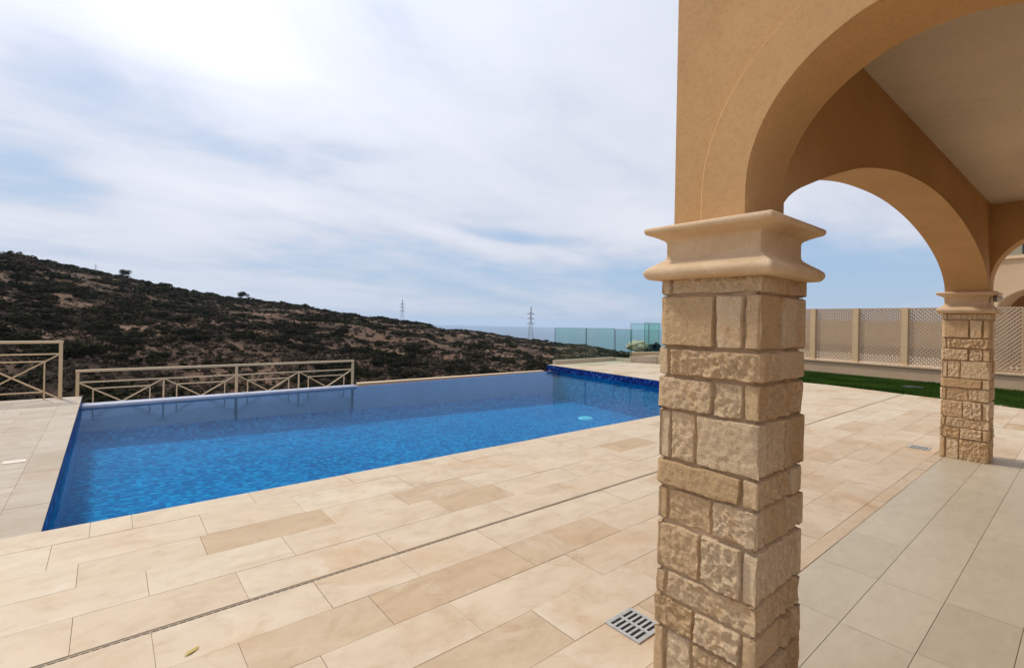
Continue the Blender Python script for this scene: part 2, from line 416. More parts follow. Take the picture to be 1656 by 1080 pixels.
# far deck beyond the pool
FARP = lambda y: pr(y)+.0
yy = PN
while yy < 12.3:
    y1 = min(yy+.33, 12.3)
    pave(deck, 10.0, 14.5 if yy < 8 else 17.3, yy, y1, None, None, clip=lambda p: (min(max(p[0], FARP(p[1])+.003), lawn_x(p[1]) if p[1] < 8 else 99), p[1]), tr=(.55, 1)); yy = y1
# right hand near deck already runs to the lawn; mortar bed under everything
bed = MB()
bed.box(-4, 14.0, 1.15, 2.832, -.6, -.005, 0); bed.box(-4, 14.0, 2.858, PN-.004, -.6, -.005, 0)
bed.box(-4, PL-.004, PN-.004, 11.62, -3, -.005, 0)
bed.box(8.06, 13.2, -6, 1.149, -.6, -.005, 0)
bed.prism([(pr(PN)+.006, PN-.003), (14.4, PN-.003), (14.4, 8.3), (17.3, 8.3), (17.3, 12.3), (pr(12.3)+.006, 12.3)], -3, -.005, 0)
PAVERV = paver_mat('vignette_paver', [(0, (.33, .25, .165)), (.5, (.385, .315, .235)), (1, (.43, .36, .275))])  # greyer left deck: lens vignetting painted into the paver colour
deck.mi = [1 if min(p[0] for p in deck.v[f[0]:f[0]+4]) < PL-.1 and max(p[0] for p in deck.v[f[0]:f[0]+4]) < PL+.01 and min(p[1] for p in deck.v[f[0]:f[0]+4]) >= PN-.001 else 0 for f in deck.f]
deck_o = deck.build('pool_deck', [PAVER, PAVERV], merge=False)
tag(deck_o, 'pale limestone paved terrace around the pool', kind='structure')
bed_o = bed.build('terrace_base', [BEDM], merge=False); tag(bed_o, 'mortar bed under the paving', kind='structure')

# slot drain
dr = empty('slot_drain', (0, 2.84, 0)); tag(dr, 'thin slotted drain channel running across the limestone deck', 'drain')
c = MB(); c.box(-4, 14.0, -.008, .018, -.55, -.012); c.build('channel', DARK, dr)
c = MB(); c.box(-4, 13.98, .0035, .0175, -.03, -.0022); c.box(-4, 13.98, -.0078, -.0052, -.03, -.001)
x = -4
while x < 13.9:
    c.box(x, x+.011, -.0052, .0035, -.03, -.0016); x += .036
c.build('grating', simple('drain_metal', (.235, .175, .115), .6, .15, 20, 0), dr)

def floor_grate(name, cx, cy, s, label):
    g = empty(name, (cx, cy, 0)); tag(g, label, 'drain grate', 'square floor drain grates')
    f = MB(); h = s/2; fr = .016; t = .007
    f.box(-h, h, -h, -h+fr, 0, t); f.box(-h, h, h-fr, h, 0, t); f.box(-h, -h+fr, -h+fr, h-fr, 0, t); f.box(h-fr, h, -h+fr, h-fr, 0, t)
    f.box(-.008, .008, -h+fr, h-fr, 0, t)
    n = 6; w = (2*h-2*fr)/n
    for i in range(n+1):
        y = -h+fr+i*w
        f.box(-h+fr, -.008, y-.0065 if i else y, y+.0065 if i < n else y, 0, t-.0006); f.box(.008, h-fr, y-.0065 if i else y, y+.0065 if i < n else y, 0, t-.0006)
    f.build('frame', STEEL, g)
    d = MB(); d.box(-h+.006, h-.006, -h+.006, h-.006, .0008, .0016); d.build('sump_shade', DARK, g)  # thin black sheet over the paving, painted shade in place of a deep hole
    return g
g1 = floor_grate('floor_grate', 2.04, 1.458, .205, 'grey square slotted floor grate beside the near stone pillar')
g2 = floor_grate('floor_grate', 7.93, 1.43, .205, 'small grey floor grate in the deck in front of the far stone pillar')

# little things on the deck
lf = MB(); pts = [(-.035, 0), (-.01, .012), (.02, .010), (.04, .001), (.018, -.012), (-.012, -.010)]
for i in range(6): lf.face([(0, 0, .006), (*pts[i], .002+.004*(i % 2)), (*pts[(i+1) % 6], .002+.004*((i+1) % 2))])
lfo = lf.build('dry_leaf', simple('dry_leaf_yellow', (.50, .36, .10), .7, .2, 30, 0)); lfo.location = (.311, 2.562, 0); lfo.rotation_euler.z = .6
tag(lfo, 'small dry yellow leaf lying on the paving in the foreground', 'leaf')
sk = MB(); sk.box(-.085, .085, -.06, .06, 0, .006); sko = sk.build('skimmer_lid', simple('pale_lid', (.64, .56, .45), .5, .05, 10, 0), bevel=.003)
sko.location = (-.69, 6.87, .001); tag(sko, 'pale rectangular skimmer lid set in the left deck', 'skimmer lid')

# ------------------------------------------------------------------ porch floor
fl = MB(); ys = [1.146, .823, .522, .222]
while ys[-1] > -2.9: ys.append(ys[-1]-.30)
for k, (y1, y0) in enumerate(zip(ys, ys[1:])):
    xx = 3.575-.665*9-(.0 if k % 2 == 0 else .02)
    while xx < 8.06:
        x0, x1 = max(xx, -2.5), min(xx+.665, 8.06)
        if x1-x0 > .02:
            tt = tone(); g = .0014
            P = [(x0+g, y0+g), (x1-g*.6, y0+g), (x1-g*.6, y1-g), (x0+g, y1-g)]
            fl.face([(x, y, .002) for x, y in P], 0, tt)
        xx += .665
pf = fl.build('porch_floor', [FTILE], merge=False); tag(pf, 'matt grey beige porcelain floor tiles under the porch', kind='structure')
gb = MB(); gb.box(-2.5, 8.06, -3.0, 1.148, -.5, -.001); gbo = gb.build('floor_base', [GROUT]); tag(gbo, 'grout bed of the porch floor', kind='structure')

# ------------------------------------------------------------------ pool
pool = empty('swimming_pool', (5.5, 8, 0)); tag(pool, 'long blue mosaic infinity pool set in the limestone terrace', 'swimming pool')
def place(o): o.matrix_parent_inverse = pool.matrix_world.inverted() if False else Matrix.Translation((-5.5, -8, 0)); return o
xs = [PL, 1, 2.5, 4.6, 4.7, 7, 9, 11.75]
def bz(x): return -.80-.30*max(0, min(1, x/11))
b = MB()
xr_n, xr_f = pr(PN), pr(11.72)
XS = [PL+(i/24) for i in range(0)]
cols = 24
for i in range(cols):
    t0, t1 = i/cols, (i+1)/cols
    n0 = (lerp(PL, xr_n, t0), PN); n1 = (lerp(PL, xr_n, t1), PN)
    f0x, f1x = lerp(PL, xr_f, t0), lerp(PL, xr_f, t1)
    f0 = (f0x, weir(f0x)); f1 = (f1x, weir(f1x))
    cvr = .22
    b.face([(*n0, bz(n0[0])), (*n1, bz(n1[0])), (f1[0], f1[1]-cvr, bz(f1[0])), (f0[0], f0[1]-cvr, bz(f0[0]))])
    for q in range(6):
        a0, a1 = q*math.pi/12, (q+1)*math.pi/12
        P_ = lambda f, a: (f[0], f[1]-cvr+cvr*math.sin(a), bz(f[0])+cvr*(1-math.cos(a)))
        b.face([P_(f0, a0), P_(f1, a0), P_(f1, a1), P_(f0, a1)])
    b.face([(*n0, bz(n0[0])), (*n0, -.02), (*n1, -.02), (*n1, bz(n1[0]))])
b.face([(PL, PN, bz(0)), (PL, weir(PL), bz(0)), (PL, weir(PL), WZ-.02), (PL, PN, WZ-.02)])
b.face([(xr_n, PN, bz(11)), (xr_n, PN, WZ-.02), (xr_f, weir(xr_f), WZ-.02), (xr_f, weir(xr_f), bz(11))])
place(b.build('basin', MOSAIC, pool, 30))
b = MB()
for i in range(cols):
    t0, t1 = i/cols, (i+1)/cols
    f0x, f1x = lerp(PL, xr_f, t0), lerp(PL, xr_f, t1)
    b.face([(f0x, weir(f0x), bz(f0x)+.221), (f1x, weir(f1x), bz(f1x)+.221), (f1x, weir(f1x), WZ-.002), (f0x, weir(f0x), WZ-.002)])
place(b.build('weir_wall', WMOS, pool))
b = MB()
b.face([(PL, PN, WZ-.02), (PL, 11.62, WZ-.02), (PL, 11.62, -.012), (PL, PN, -.012)])
place(b.build('rim_tiles', MOSAICD, pool)); b = MB()
yb = 12.3
b.face([(xr_n, PN, WZ-.02), (xr_n, PN, -.012), (pr(yb), yb, -.012), (pr(yb), yb, WZ-.02)])
b.box(pr(yb)-.02, 12.4, yb, yb+.03, -2.5, -.012)
place(b.build('rim_tiles', MOSAICD, pool))
# weir wall: outer face and top lip
o = MB()
prev = None
for i in range(25):
    x = lerp(PL, xr_f+.15, i/24); y = weir(x)
    if prev:
        (px_, py_) = prev
        o.face([(px_, py_, WZ-.004), (x, y, WZ-.004), (x, y+.22, WZ-.012), (px_, py_+.22, WZ-.012)])
        o.face([(px_, py_+.22, WZ-.012), (x, y+.22, WZ-.012), (x, y+.24, -3), (px_, py_+.24, -3)])
    prev = (x, y)
place(o.build('weir', MOSAICD, pool))
lg = MB()
lg.hexa([(PL, weir(PL)+.015, -.6), (4.66, weir(4.6)+.015, -.6), (4.66, 11.63, -.6), (PL, 11.61, -.6)],
        [(PL, weir(PL)+.015, -.128), (4.66, weir(4.6)+.015, -.128), (4.66, 11.63, -.128), (PL, 11.61, -.128)])
wetm = simple('wet_ledge_sky_tint', (.50, .52, .62), .45, .12, 6, .1, .002, spec=.8)  # lavender of the sky mirrored in the wet film, put into the base colour
place(lg.build('ledge', wetm, pool, bevel=.006))
d = MB(); d.cyl((9.9, 8.75, bz(9.9)+.004), (9.9, 8.75, bz(9.9)+.03), .21, .18, 24)
place(d.build('main_drain_cover', simple('pale_drain', (.25, .62, .70), .4, .05, 10, 0), pool))
cw = MB(); cw.box(5.35, 12.4, 13.0, 13.2, -2.5, -.30); cwo = cw.build('basin_wall', CREAMP, bevel=.01)
tag(cwo, 'low cream wall of the overflow channel behind the infinity edge', 'wall')
# water surface
w = MB()
for i in range(cols):
    t0, t1 = i/cols, (i+1)/cols
    f0x, f1x = lerp(PL, xr_f, t0), lerp(PL, xr_f, t1)
    w.face([(lerp(PL, xr_n, t0), PN, WZ), (lerp(PL, xr_n, t1), PN, WZ), (f1x, weir(f1x)+.012, WZ), (f0x, weir(f0x)+.012, WZ)])
wo = w.build('water', WATER); tag(wo, 'calm blue pool water', kind='structure')

# ------------------------------------------------------------------ railings
def railing(name, x0, units, unit, yline, zb, label, group, first_left=False, main_every=2):
    """cream steel railing: square posts, top rail, X braced bays"""
    root = empty(name, (x0, yline, zb)); tag(root, label, 'railing', group)
    H = 1.0
    n = len(units)
    def P(u, z): return (u, 0, z)
    total = unit*n
    up = (0, -1, 0)
    tr_ = MB(); tr_.bar(P(-.03, H-.02), P(total+.03, H-.02), .06, .045, up=(0, 0, 1)); tr_.build('top_rail', CREAMP, root, bevel=.004)
    for i in range(0, n+1):
        if i % main_every == 0:
            p = MB(); p.bar(P(i*unit, -.03), P(i*unit, H-.043), .05, .05, up=up); p.build('post', CREAMP, root, bevel=.004)
        else:
            p = MB(); p.bar(P(i*unit, -.03), P(i*unit, .762), .028, .028, up=up); p.build('upright', CREAMP, root)
    r2 = MB(); r2.bar(P(.026, .774), P(total-.026, .774), .024, .024); r2.build('middle_rail', CREAMP, root)
    for i in range(n):
        br = MB(); ins = MB()
        a = i*unit; c_ = a+unit/2
        e = .026
        br.bar((a+e, .002, .762), (a+unit-e, .002, .012), .022, .022, up=up)
        br.bar((a+e, -.004, .012), (a+unit-e, -.004, .762), .022, .022, up=up)
        q = unit*.17
        ins.bar(P(a+q, .65), P(a+unit-q, .65), .02, .02); ins.bar(P(a+q, .13), P(a+unit-q, .13), .02, .02)
        for s in (a+q, a+unit-q): ins.bar(P(s, -.02), P(s, .645), .02, .02, up=up)
        br.build('cross_brace', CREAMP, root); ins.build('inner_frame', CREAMP, root)
    return root
railing('metal_railing', -.612-1.19*3, [0, 1, 2], 1.19, 11.47, 0.0, 'tall section of cream metal railing standing on the deck at the left edge', 'cream metal railings', main_every=3)
railing('metal_railing', -.40, [0, 1, 2, 3], 1.272, 11.78, -.545, 'long cream metal railing sunk behind the infinity edge of the pool', 'cream metal railings')

# ------------------------------------------------------------------ villa porch
villa = empty('villa', (4.9, -.5, 0)); tag(villa, 'sand coloured villa porch with round arches on stone pillars', 'villa')
def vp(o): o.matrix_parent_inverse = Matrix.Translation((-4.9, .5, 0)); return o
def arch_wall(name, to3, curve, u0, u1, zb0, zb1, zt, th0, th1, material, holes=True):
    """wall in (u, z) with one arched opening; to3(u, d, z) maps to world, d in [0,1] through the thickness"""
    mb = MB()
    for d, flip in ((0, False), (1, True)):
        def F(p): 
            q = [to3(u, d, z) for u, z in p]
            mb.face(q[::-1] if flip else q)
        F([(u0, zb0), (curve[0][0], zb0), (curve[0][0], curve[0][1]), (curve[0][0], zt), (u0, zt)])
        F([(curve[-1][0], zb1), (u1, zb1), (u1, zt), (curve[-1][0], zt), (curve[-1][0], curve[-1][1])])
        for a, b_ in zip(curve, curve[1:]): F([a, b_, (b_[0], zt), (a[0], zt)])
    c2 = [(curve[0][0], zb0)]+list(curve)+[(curve[-1][0], zb1)]
    for a, b_ in zip(c2, c2[1:]):
        if abs(a[0]-b_[0])+abs(a[1]-b_[1]) < 1e-6: continue
        mb.face([to3(a[0], 0, a[1]), to3(a[0], 1, a[1]), to3(b_[0], 1, b_[1]), to3(b_[0], 0, b_[1])])
    mb.face([to3(u0, 0, zt), to3(u1, 0, zt), to3(u1, 1, zt), to3(u0, 1, zt)])
    mb.face([to3(u0, 0, zb0), to3(u0, 0, zt), to3(u0, 1, zt), to3(u0, 1, zb0)])
    mb.face([to3(u1, 0, zb1), to3(u1, 1, zb1), to3(u1, 1, zt), to3(u1, 0, zt)])
    mb.face([to3(u0, 0, zb0), to3(u0, 1, zb0), to3(curve[0][0], 1, zb0), to3(curve[0][0], 0, zb0)])
    mb.face([to3(u1, 0, zb1), to3(u1, 1, zb1), to3(curve[-1][0], 1, zb1), to3(curve[-1][0], 0, zb1)])
    me = mb.mesh(name)
    bm = bmesh.new(); bm.from_mesh(me); bmesh.ops.recalc_face_normals(bm, faces=bm.faces); bm.to_mesh(me); bm.free()
    return finish(name, me, material, None, 35)
CAPT = 1.944
ZT = 4.3
def circ(c, zc, r, n=48, a0=0, a1=math.pi): return [(c+r*math.cos(a0+(a1-a0)*i/n), zc+r*math.sin(a0+(a1-a0)*i/n)) for i in range(n+1)]
# front gable arch, plane x = 1.86..2.17, u = -y
c1 = [(-(u), z) for u, z in circ(.32, 2.008, .535)]
A1 = arch_wall('arch_wall', lambda u, d, z: (lerp(1.86, 2.17, d), -u, z), c1, -1.165, 1.6, CAPT-.041, 0, ZT, 0, 0, STUCCO); A1.parent = villa; vp(A1)
bd = MB(); n = 64
ro, ri = .726, .537
ring = [(.32+1*r*math.cos(t), 2.008+r*math.sin(t)) for r in (1,) for t in (0,)]
def ringpts(r): return [(.32+r, CAPT-.039)]+[(.32+r*math.cos(math.pi*i/n), 2.008+r*math.sin(math.pi*i/n)) for i in range(n+1)]+[(.32-r, CAPT-.039)]
o_, o2, i_ = ringpts(ro), ringpts(ro-.014), ringpts(ri)
for k in range(len(o_)-1):
    bd.face([(1.8605, o_[k][0], o_[k][1]), (1.8605, o_[k+1][0], o_[k+1][1]), (1.842, o2[k+1][0], o2[k+1][1]), (1.842, o2[k][0], o2[k][1])])
    bd.face([(1.842, o2[k][0], o2[k][1]), (1.842, o2[k+1][0], o2[k+1][1]), (1.842, i_[k+1][0], i_[k+1][1]), (1.842, i_[k][0], i_[k][1])])
    bd.face([(1.842, i_[k][0], i_[k][1]), (1.842, i_[k+1][0], i_[k+1][1]), (1.862, i_[k+1][0], i_[k+1][1]), (1.862, i_[k][0], i_[k][1])])
bo = bd.build('arch_band', STUCCO, A1, 30)
# outer wall with the wide low arch, x = 2.17..7.66
prof = [(2.185, 2.02), (2.24, 2.06), (2.33, 2.105), (2.45, 2.15), (2.62, 2.21), (2.85, 2.285), (3.15, 2.372), (3.5, 2.445), (3.9, 2.51), (4.3, 2.548), (4.7, 2.57), (5.1, 2.573),
        (5.5, 2.555), (5.9, 2.52), (6.3, 2.465), (6.65, 2.40), (6.95, 2.325), (7.2, 2.245), (7.38, 2.165), (7.50, 2.085), (7.57, 2.02), (7.60, 1.96)]
def cr(pts, n=4):
    out = []
    for i in range(len(pts)-1):
        p0 = pts[max(i-1, 0)]; p1 = pts[i]; p2 = pts[i+1]; p3 = pts[min(i+2, len(pts)-1)]
        for k in range(n):
            t = k/n
            out.append(tuple(.5*((2*b_)+(-a+c_)*t+(2*a-5*b_+4*c_-d_)*t*t+(-a+3*b_-3*c_+d_)*t**3) for a, b_, c_, d_ in zip(p0, p1, p2, p3)))
    out.append(pts[-1]); return out
c2 = cr(prof)
def t2(u, d, z): 
    t = (u-2.17)/5.49
    return (u, lerp(1.164, lerp(.853, .79, t), d), z)
A2 = arch_wall('arch_wall', t2, c2, 2.1705, 7.6595, CAPT-.041, CAPT, ZT-.003, 0, 0, STUCCO); A2.parent = villa; vp(A2)
c3 = [(-u, z) for u, z in circ(.22, 2.03, .57)]
A3 = arch_wall('arch_wall', lambda u, d, z: (lerp(7.66, 7.99, d), -u, z), c3, -1.164, 1.6, CAPT, 0, ZT-.006, 0, 0, STUCCO); A3.parent = villa; vp(A3)
cl = MB(); cl.box(2.1705, 7.6595, -3.0, .84, 2.925, 3.1); vp(cl.build('ceiling', CEIL, villa))
bw = MB(); bw.box(2.1705, 7.6595, -3.2, -3.0, 0.003, ZT-.01); vp(bw.build('back_wall', STUCCO, villa))
sw = MB(); sw.box(1.86, 2.17, -3.2, -1.6005, .003, ZT-.004); vp(sw.build('side_wall', STUCCO, villa)); sw = MB(); sw.box(7.66, 7.99, -3.2, -1.6005, .003, ZT-.004); vp(sw.build('side_wall', STUCCO, villa))

# stone pillars
Zrow = [(0.0, .232), (.246, .360), (.373, .474), (.484, .670), (.688, .820), (.832, .932), (.944, 1.138), (1.150, 1.279), (1.292, 1.398), (1.411, 1.612), (1.622, 1.688)]
front = [[(.21, .162), (.148, .046), (.034, -.21)], [(.21, .042), (.03, -.148), (-.16, -.21)], [(.21, .168), (.154, -.21)],
         [(.21, .018), (.006, -.146), (-.158, -.21)], [(.21, .165), (.153, -.026), (-.038, -.21)], [(.21, -.138), (-.152, -.21)],
         [(.21, .156), (.146, .044), (.033, -.21)], [(.21, -.024), (-.036, -.142), (-.152, -.21)], [(.21, .168), (.156, -.21)],
         [(.21, -.027), (-.040, -.138), (-.150, -.21)], [(.21, .167), (.157, -.21)]]
# side face towards the porch: u runs from the camera corner (-.21) away
side = [[(-.21, -.12), (-.108, .07), (.082, .21)], [(-.21, .02), (.032, .12), (.132, .21)], [(-.21, -.09), (-.078, .21)],
        [(-.21, .05), (.062, .21)], [(-.21, -.13), (-.118, .06), (.072, .21)], [(-.21, .09), (.102, .21)],
        [(-.21, -.13), (-.118, .03), (.042, .21)], [(-.21, .06), (.072, .21)], [(-.21, -.04), (-.028, .21)],
        [(-.21, .0), (.012, .12), (.132, .21)], [(-.21, .02), (.032, .21)]]
def pillar_mesh():
    V = []; F = []; T = []; MI = []
    core = .188
    rc_ = random.Random(21)
    CO = {(r_, a_, b_): rc_.uniform(.009, .0235) for r_ in range(11) for a_ in (-1, 1) for b_ in (-1, 1)}
    CK = [((-1, -1), (-1, 1)), ((-1, -1), (1, -1)), ((1, 1), (1, -1)), ((1, 1), (-1, 1))]
    frames = [(Vector((-1, 0, 0)), Vector((0, 1, 0)), front), (Vector((0, -1, 0)), Vector((1, 0, 0)), side),
              (Vector((1, 0, 0)), Vector((0, -1, 0)), front), (Vector((0, 1, 0)), Vector((-1, 0, 0)), side)]
    for fi, (nrm, uax, rows) in enumerate(frames):
        for ri_, row in enumerate(rows):
            z0, z1 = Zrow[ri_]; z0 -= .003; z1 += .002
            for st in row:
                u0, u1 = min(st), max(st)
                if abs(u0+.21) > .003: u0 -= .0025
                if abs(u1-.21) > .003: u1 += .0025
                if fi >= 2: u0, u1 = u0, u1
                tv = (random.random()**.9, random.random(), random.random())
                sd = Vector((random.uniform(-50, 50), random.uniform(-50, 50), random.uniform(-50, 50)))
                P = random.uniform(.009, .025); rough = random.choice((.004, .008, .011, .013))
                cL, cR = CO[(ri_, *CK[fi][0])], CO[(ri_, *CK[fi][1])]
                if u1-u0 < .075: P = random.uniform(.010, .021); rough = .0022
                tl, tlz = random.uniform(-.03, .03), random.uniform(-.05, .05)
                nu = max(4, int((u1-u0)/.0058)); nz = max(4, int((z1-z0)/.0058))
                base = len(V)
                lc, rc = abs(u0+.21) < .003, abs(u1-.21) < .003
                for iz in range(nz+1):
                    for iu in range(nu+1):
                        s, t = iu/nu, iz/nz
                        u = lerp(u0, u1, s); z = lerp(z0, z1, t)
                        # outline wobble
                        wob = noise.noise(Vector((u*13, z*13, 3))+sd)*.0075
                        du = (u-u0) if not lc else 9; dv = (u1-u) if not rc else 9
                        e = min(du, dv, z-z0, z1-z)
                        eps = .0075+.003*noise.noise(Vector((u*30, z*30, 9))+sd)
                        k = max(0, min(1, e/eps)); k = math.sqrt(max(0, 1-(1-k)**2))
                        q = Vector((u*11, z*11, fi*7.3))+sd
                        h = noise.fractal(q*3.4, .5, 2.1, 6)*rough*.70 + (abs(noise.noise(q*.8))*-1.0+.2)*rough*.6 + noise.noise(q*11)*rough*.20
                        h += tl*(u-(u0+u1)/2)+tlz*(z-(z0+z1)/2)
                        cd = 9
                        if lc: cd = min(cd, u-u0)
                        if rc: cd = min(cd, u1-u)
                        H = P+h
                        cv = cL if (lc and (not rc or u-u0 < u1-u)) else cR
                        if cd < .03: H = lerp(cv, H, sstep(cd/.03))
                        rnd = 0
                        if cd < .008: rnd = -.0035*(1-cd/.008)**2
                        pos = core-.004+(H+.004)*k+rnd
                        uu = u
                        if not (lc and iu == 0) and not (rc and iu == nu): uu += wob*(0 if (iu in (0, nu)) and False else 1)
                        if lc and iu == 0: uu = -(core+cL*k)+.0015
                        if rc and iu == nu: uu = (core+cR*k)-.0015
                        zz = z+wob*.8
                        if ri_ == 0 and iz == 0: zz = -.004
                        V.append(nrm*pos+uax*uu+Vector((0, 0, zz)))
                for iz in range(nz):
                    for iu in range(nu):
                        a = base+iz*(nu+1)+iu
                        F.append((a, a+1, a+nu+2, a+nu+1)); T.append(tv); MI.append(0)
        # close the faces: mortar core
    b0 = len(V)
    for z in (-.01, 1.692):
        for sx, sy in ((-1, -1), (1, -1), (1, 1), (-1, 1)): V.append(Vector((sx*core, sy*core, z)))
    for i in range(4):
        j = (i+1) % 4; F.append((b0+i, b0+j, b0+4+j, b0+4+i)); T.append((.1, .5, .5)); MI.append(1)
    me = bpy.data.meshes.new('stone_pillar'); me.from_pydata([tuple(v) for v in V], [], F)
    me.polygons.foreach_set('material_index', MI)
    ca = me.color_attributes.new('tone', 'FLOAT_COLOR', 'CORNER')
    arr = np.repeat(np.array([(*t, 1) for t in T], np.float32), 4, axis=0); ca.data.foreach_set('color', arr.ravel())
    bm = bmesh.new(); bm.from_mesh(me); bmesh.ops.recalc_face_normals(bm, faces=bm.faces); bm.to_mesh(me); bm.free()
    me.materials.append(ROCK); me.materials.append(MORTAR); me.shade_smooth(); me.set_sharp_from_angle(angle=R(50))
    return me
PME = pillar_mesh()
capprof = [(-.03, 1.690), (.036, 1.692), (.048, 1.699), (.055, 1.711), (.057, 1.724), (.053, 1.737), (.042, 1.748), (.024, 1.761), (.007, 1.775), (-.006, 1.787), (-.011, 1.799), (-.012, 1.812),
           (-.012, 1.862), (-.010, 1.871), (-.003, 1.880), (.012, 1.890), (.030, 1.899), (.046, 1.906), (.054, 1.912), (.057, 1.921), (.056, 1.931), (.049, 1.938), (.03, 1.942), (-.10, 1.943)]
def capital_mesh():
    mb = MB(); base = .205
    for (o0, z0), (o1, z1) in zip(capprof, capprof[1:]):
        a, b_ = base+o0, base+o1
        for sx, sy, tx, ty in ((-1, -1, 1, -1), (1, -1, 1, 1), (1, 1, -1, 1), (-1, 1, -1, -1)):
            mb.face([(sx*a, sy*a, z0), (tx*a, ty*a, z0), (tx*b_, ty*b_, z1), (sx*b_, sy*b_, z1)])
    me = mb.mesh('capital'); me.materials.append(CAPST); me.shade_smooth(); me.set_sharp_from_angle(angle=R(40))
    return me
CME = capital_mesh()
for x, lab in ((2.01, 'near rough stone pillar under the corner of the arches'), (7.83, 'far rough stone pillar at the end of the porch')):
    p = bpy.data.objects.new('stone_pillar', PME); COL.objects.link(p); p.parent = villa; p.matrix_parent_inverse = Matrix.Translation((-4.9, .5, 0)); p.location = (x, .98, .002)
    p['label'] = lab
    c = bpy.data.objects.new('capital', CME); COL.objects.link(c); c.parent = p
    if x < 5: c.scale = (1, 1, .885); c.location.z = .1855
    md = c.modifiers.new('bevel', 'BEVEL'); md.width = .006; md.segments = 2; md.limit_method = 'ANGLE'; md.angle_limit = R(60)

# small bulkhead lamp on the far pillar
lm = empty('wall_lamp', (7.72, .71, 1.86)); tag(lm, 'small shiny lamp on the side of the far pillar top', 'lamp')
q = MB(); q.cyl((0, .055, 0), (0, .02, 0), .035, .035, 16); q.build('back_plate', GALV, lm, 30)
q = MB()
for i in range(5):
    a0, a1 = i*math.pi/10, (i+1)*math.pi/10
    q.cyl((0, .02-.05*math.sin(a0), 0), (0, .02-.05*math.sin(a1), 0), .045*math.cos(a0)+.001, .045*math.cos(a1)+.001, 16, caps=False)
q.build('glass_globe', simple('lamp_glass', (.75, .72, .65), .08, .05, 5, 0, spec=.9), lm, 60)

# ------------------------------------------------------------------ lawn, garden wall, lattice fence
def fx(y): return 18.05+(y-3.0)*.118         # front face of the garden wall
gw = empty('garden_wall', (fx(1), 1, 0)); tag(gw, 'low sand rendered garden wall with pale coping under the lattice fence', 'wall')
def gp(o): o.matrix_parent_inverse = Matrix.Translation((-fx(1), -1, 0)); return o
Y0, Y1 = -6.0, 8.0
q = MB(); q.hexa([(fx(Y0), Y0, -.8), (fx(Y0)+.22, Y0, -.8), (fx(Y1)+.22, Y1, -.8), (fx(Y1), Y1, -.8)], [(fx(Y0), Y0, .36), (fx(Y0)+.22, Y0, .36), (fx(Y1)+.22, Y1, .36), (fx(Y1), Y1, .36)])
gp(q.build('wall_body', STUCCO2, gw))
q = MB(); e = .05
q.hexa([(fx(Y0)-e, Y0, .362), (fx(Y0)+.22+e, Y0, .362), (fx(Y1)+.22+e, Y1, .362), (fx(Y1)-e, Y1, .362)], [(fx(Y0)-e, Y0, .425), (fx(Y0)+.22+e, Y0, .425), (fx(Y1)+.22+e, Y1, .425), (fx(Y1)-e, Y1, .425)])
gp(q.build('wall_coping', CAPST, gw, bevel=.01))
def lattice_mesh(W, H):
    mb = MB(); p = .104; sw_ = .046; s2 = math.sqrt(.5)
    for layer, sg in ((0, 1), (1, -1)):
        y = -.006 if layer == 0 else .0065
        n = int((W+H)/p)+2
        for i in range(-n, n+1):
            c_ = i*p
            # line z = sg*(x) + c_  clipped to the rectangle
            pts = []
            if sg == 1: xa, xb = max(0, -c_), min(W, H-c_)
            else: xa, xb = max(0, c_-H), min(W, c_)
            if xb-xa < .02: continue
            za, zb = sg*xa+c_, sg*xb+c_
            mb.bar((xa, y, za), (xb, y, zb), .010, sw_, up=(-sg*s2, 0, s2))
    f = .03
    for (a, b_) in (((0, 0, f/2), (W, 0, f/2)), ((0, 0, H-f/2), (W, 0, H-f/2))): mb.bar(a, b_, .03, f)
    for xx in (f/2, W-f/2): mb.bar((xx, 0, f), (xx, 0, H-f), .03, f, up=(0, -1, 0))
    me = mb.mesh('lattice_panel'); me.materials.append(LATT); return me
LME = lattice_mesh(1.10, 1.66)
q = MB(); q.box(-.075, .075, -.075, .075, 0, 1.70); PM = q.mesh('post'); PM.materials.append(CREAMP)
ang = math.atan2(.118, 1)
fence = empty('lattice_fence', (fx(1)+.11, 1, .425)); tag(fence, 'tan diamond lattice fence with square posts on the low garden wall', 'fence')
yp = 4.93+1.27*2
k = 0
while yp > -5.5:
    p = bpy.data.objects.new('post', PM); COL.objects.link(p); p.parent = fence
    p.location = (fx(yp)-fx(1), yp-1, 0); p.rotation_euler.z = -ang
    yc = yp-1.27
    if yc > -5.5:
        o = bpy.data.objects.new('lattice_panel', LME); COL.objects.link(o); o.parent = fence
        ys_ = yp-.085
        o.location = (fx(ys_)-fx(1), ys_-1, .03); o.rotation_euler.z = -math.pi/2-ang
    yp = yc
# lawn
lw = MB()
lw.face([(lawn_x(-6)-.02, -6, -.03), (fx(-6)+.01, -6, -.03), (fx(8)+.01, 8, -.03), (14.5, 8, -.03), (14.5, 5.05, -.03)])
lwo = lw.build('lawn', simple('lawn_earth', (.03, .05, .015), .95, .3, 6)); tag(lwo, kind='structure')
NB = 90000
by = rng.uniform(-1.5, 7.2, NB); t = rng.uniform(0, 1, NB)
x0 = np.where(by < 5.05, 13.45+by*.235, 14.5)+.02; x1 = 18.05+(by-3)*.118-.02
bx = x0+(x1-x0)*t
hh = rng.uniform(.035, .075, NB); a = rng.uniform(0, 2*math.pi, NB); wd = rng.uniform(.004, .008, NB)
lx = rng.normal(0, .02, NB); ly = rng.normal(0, .02, NB)
V = np.zeros((NB, 3, 3), np.float32)
V[:, 0] = np.stack([bx-np.cos(a)*wd, by-np.sin(a)*wd, np.full(NB, -.03)], 1)
V[:, 1] = np.stack([bx+np.cos(a)*wd, by+np.sin(a)*wd, np.full(NB, -.03)], 1)
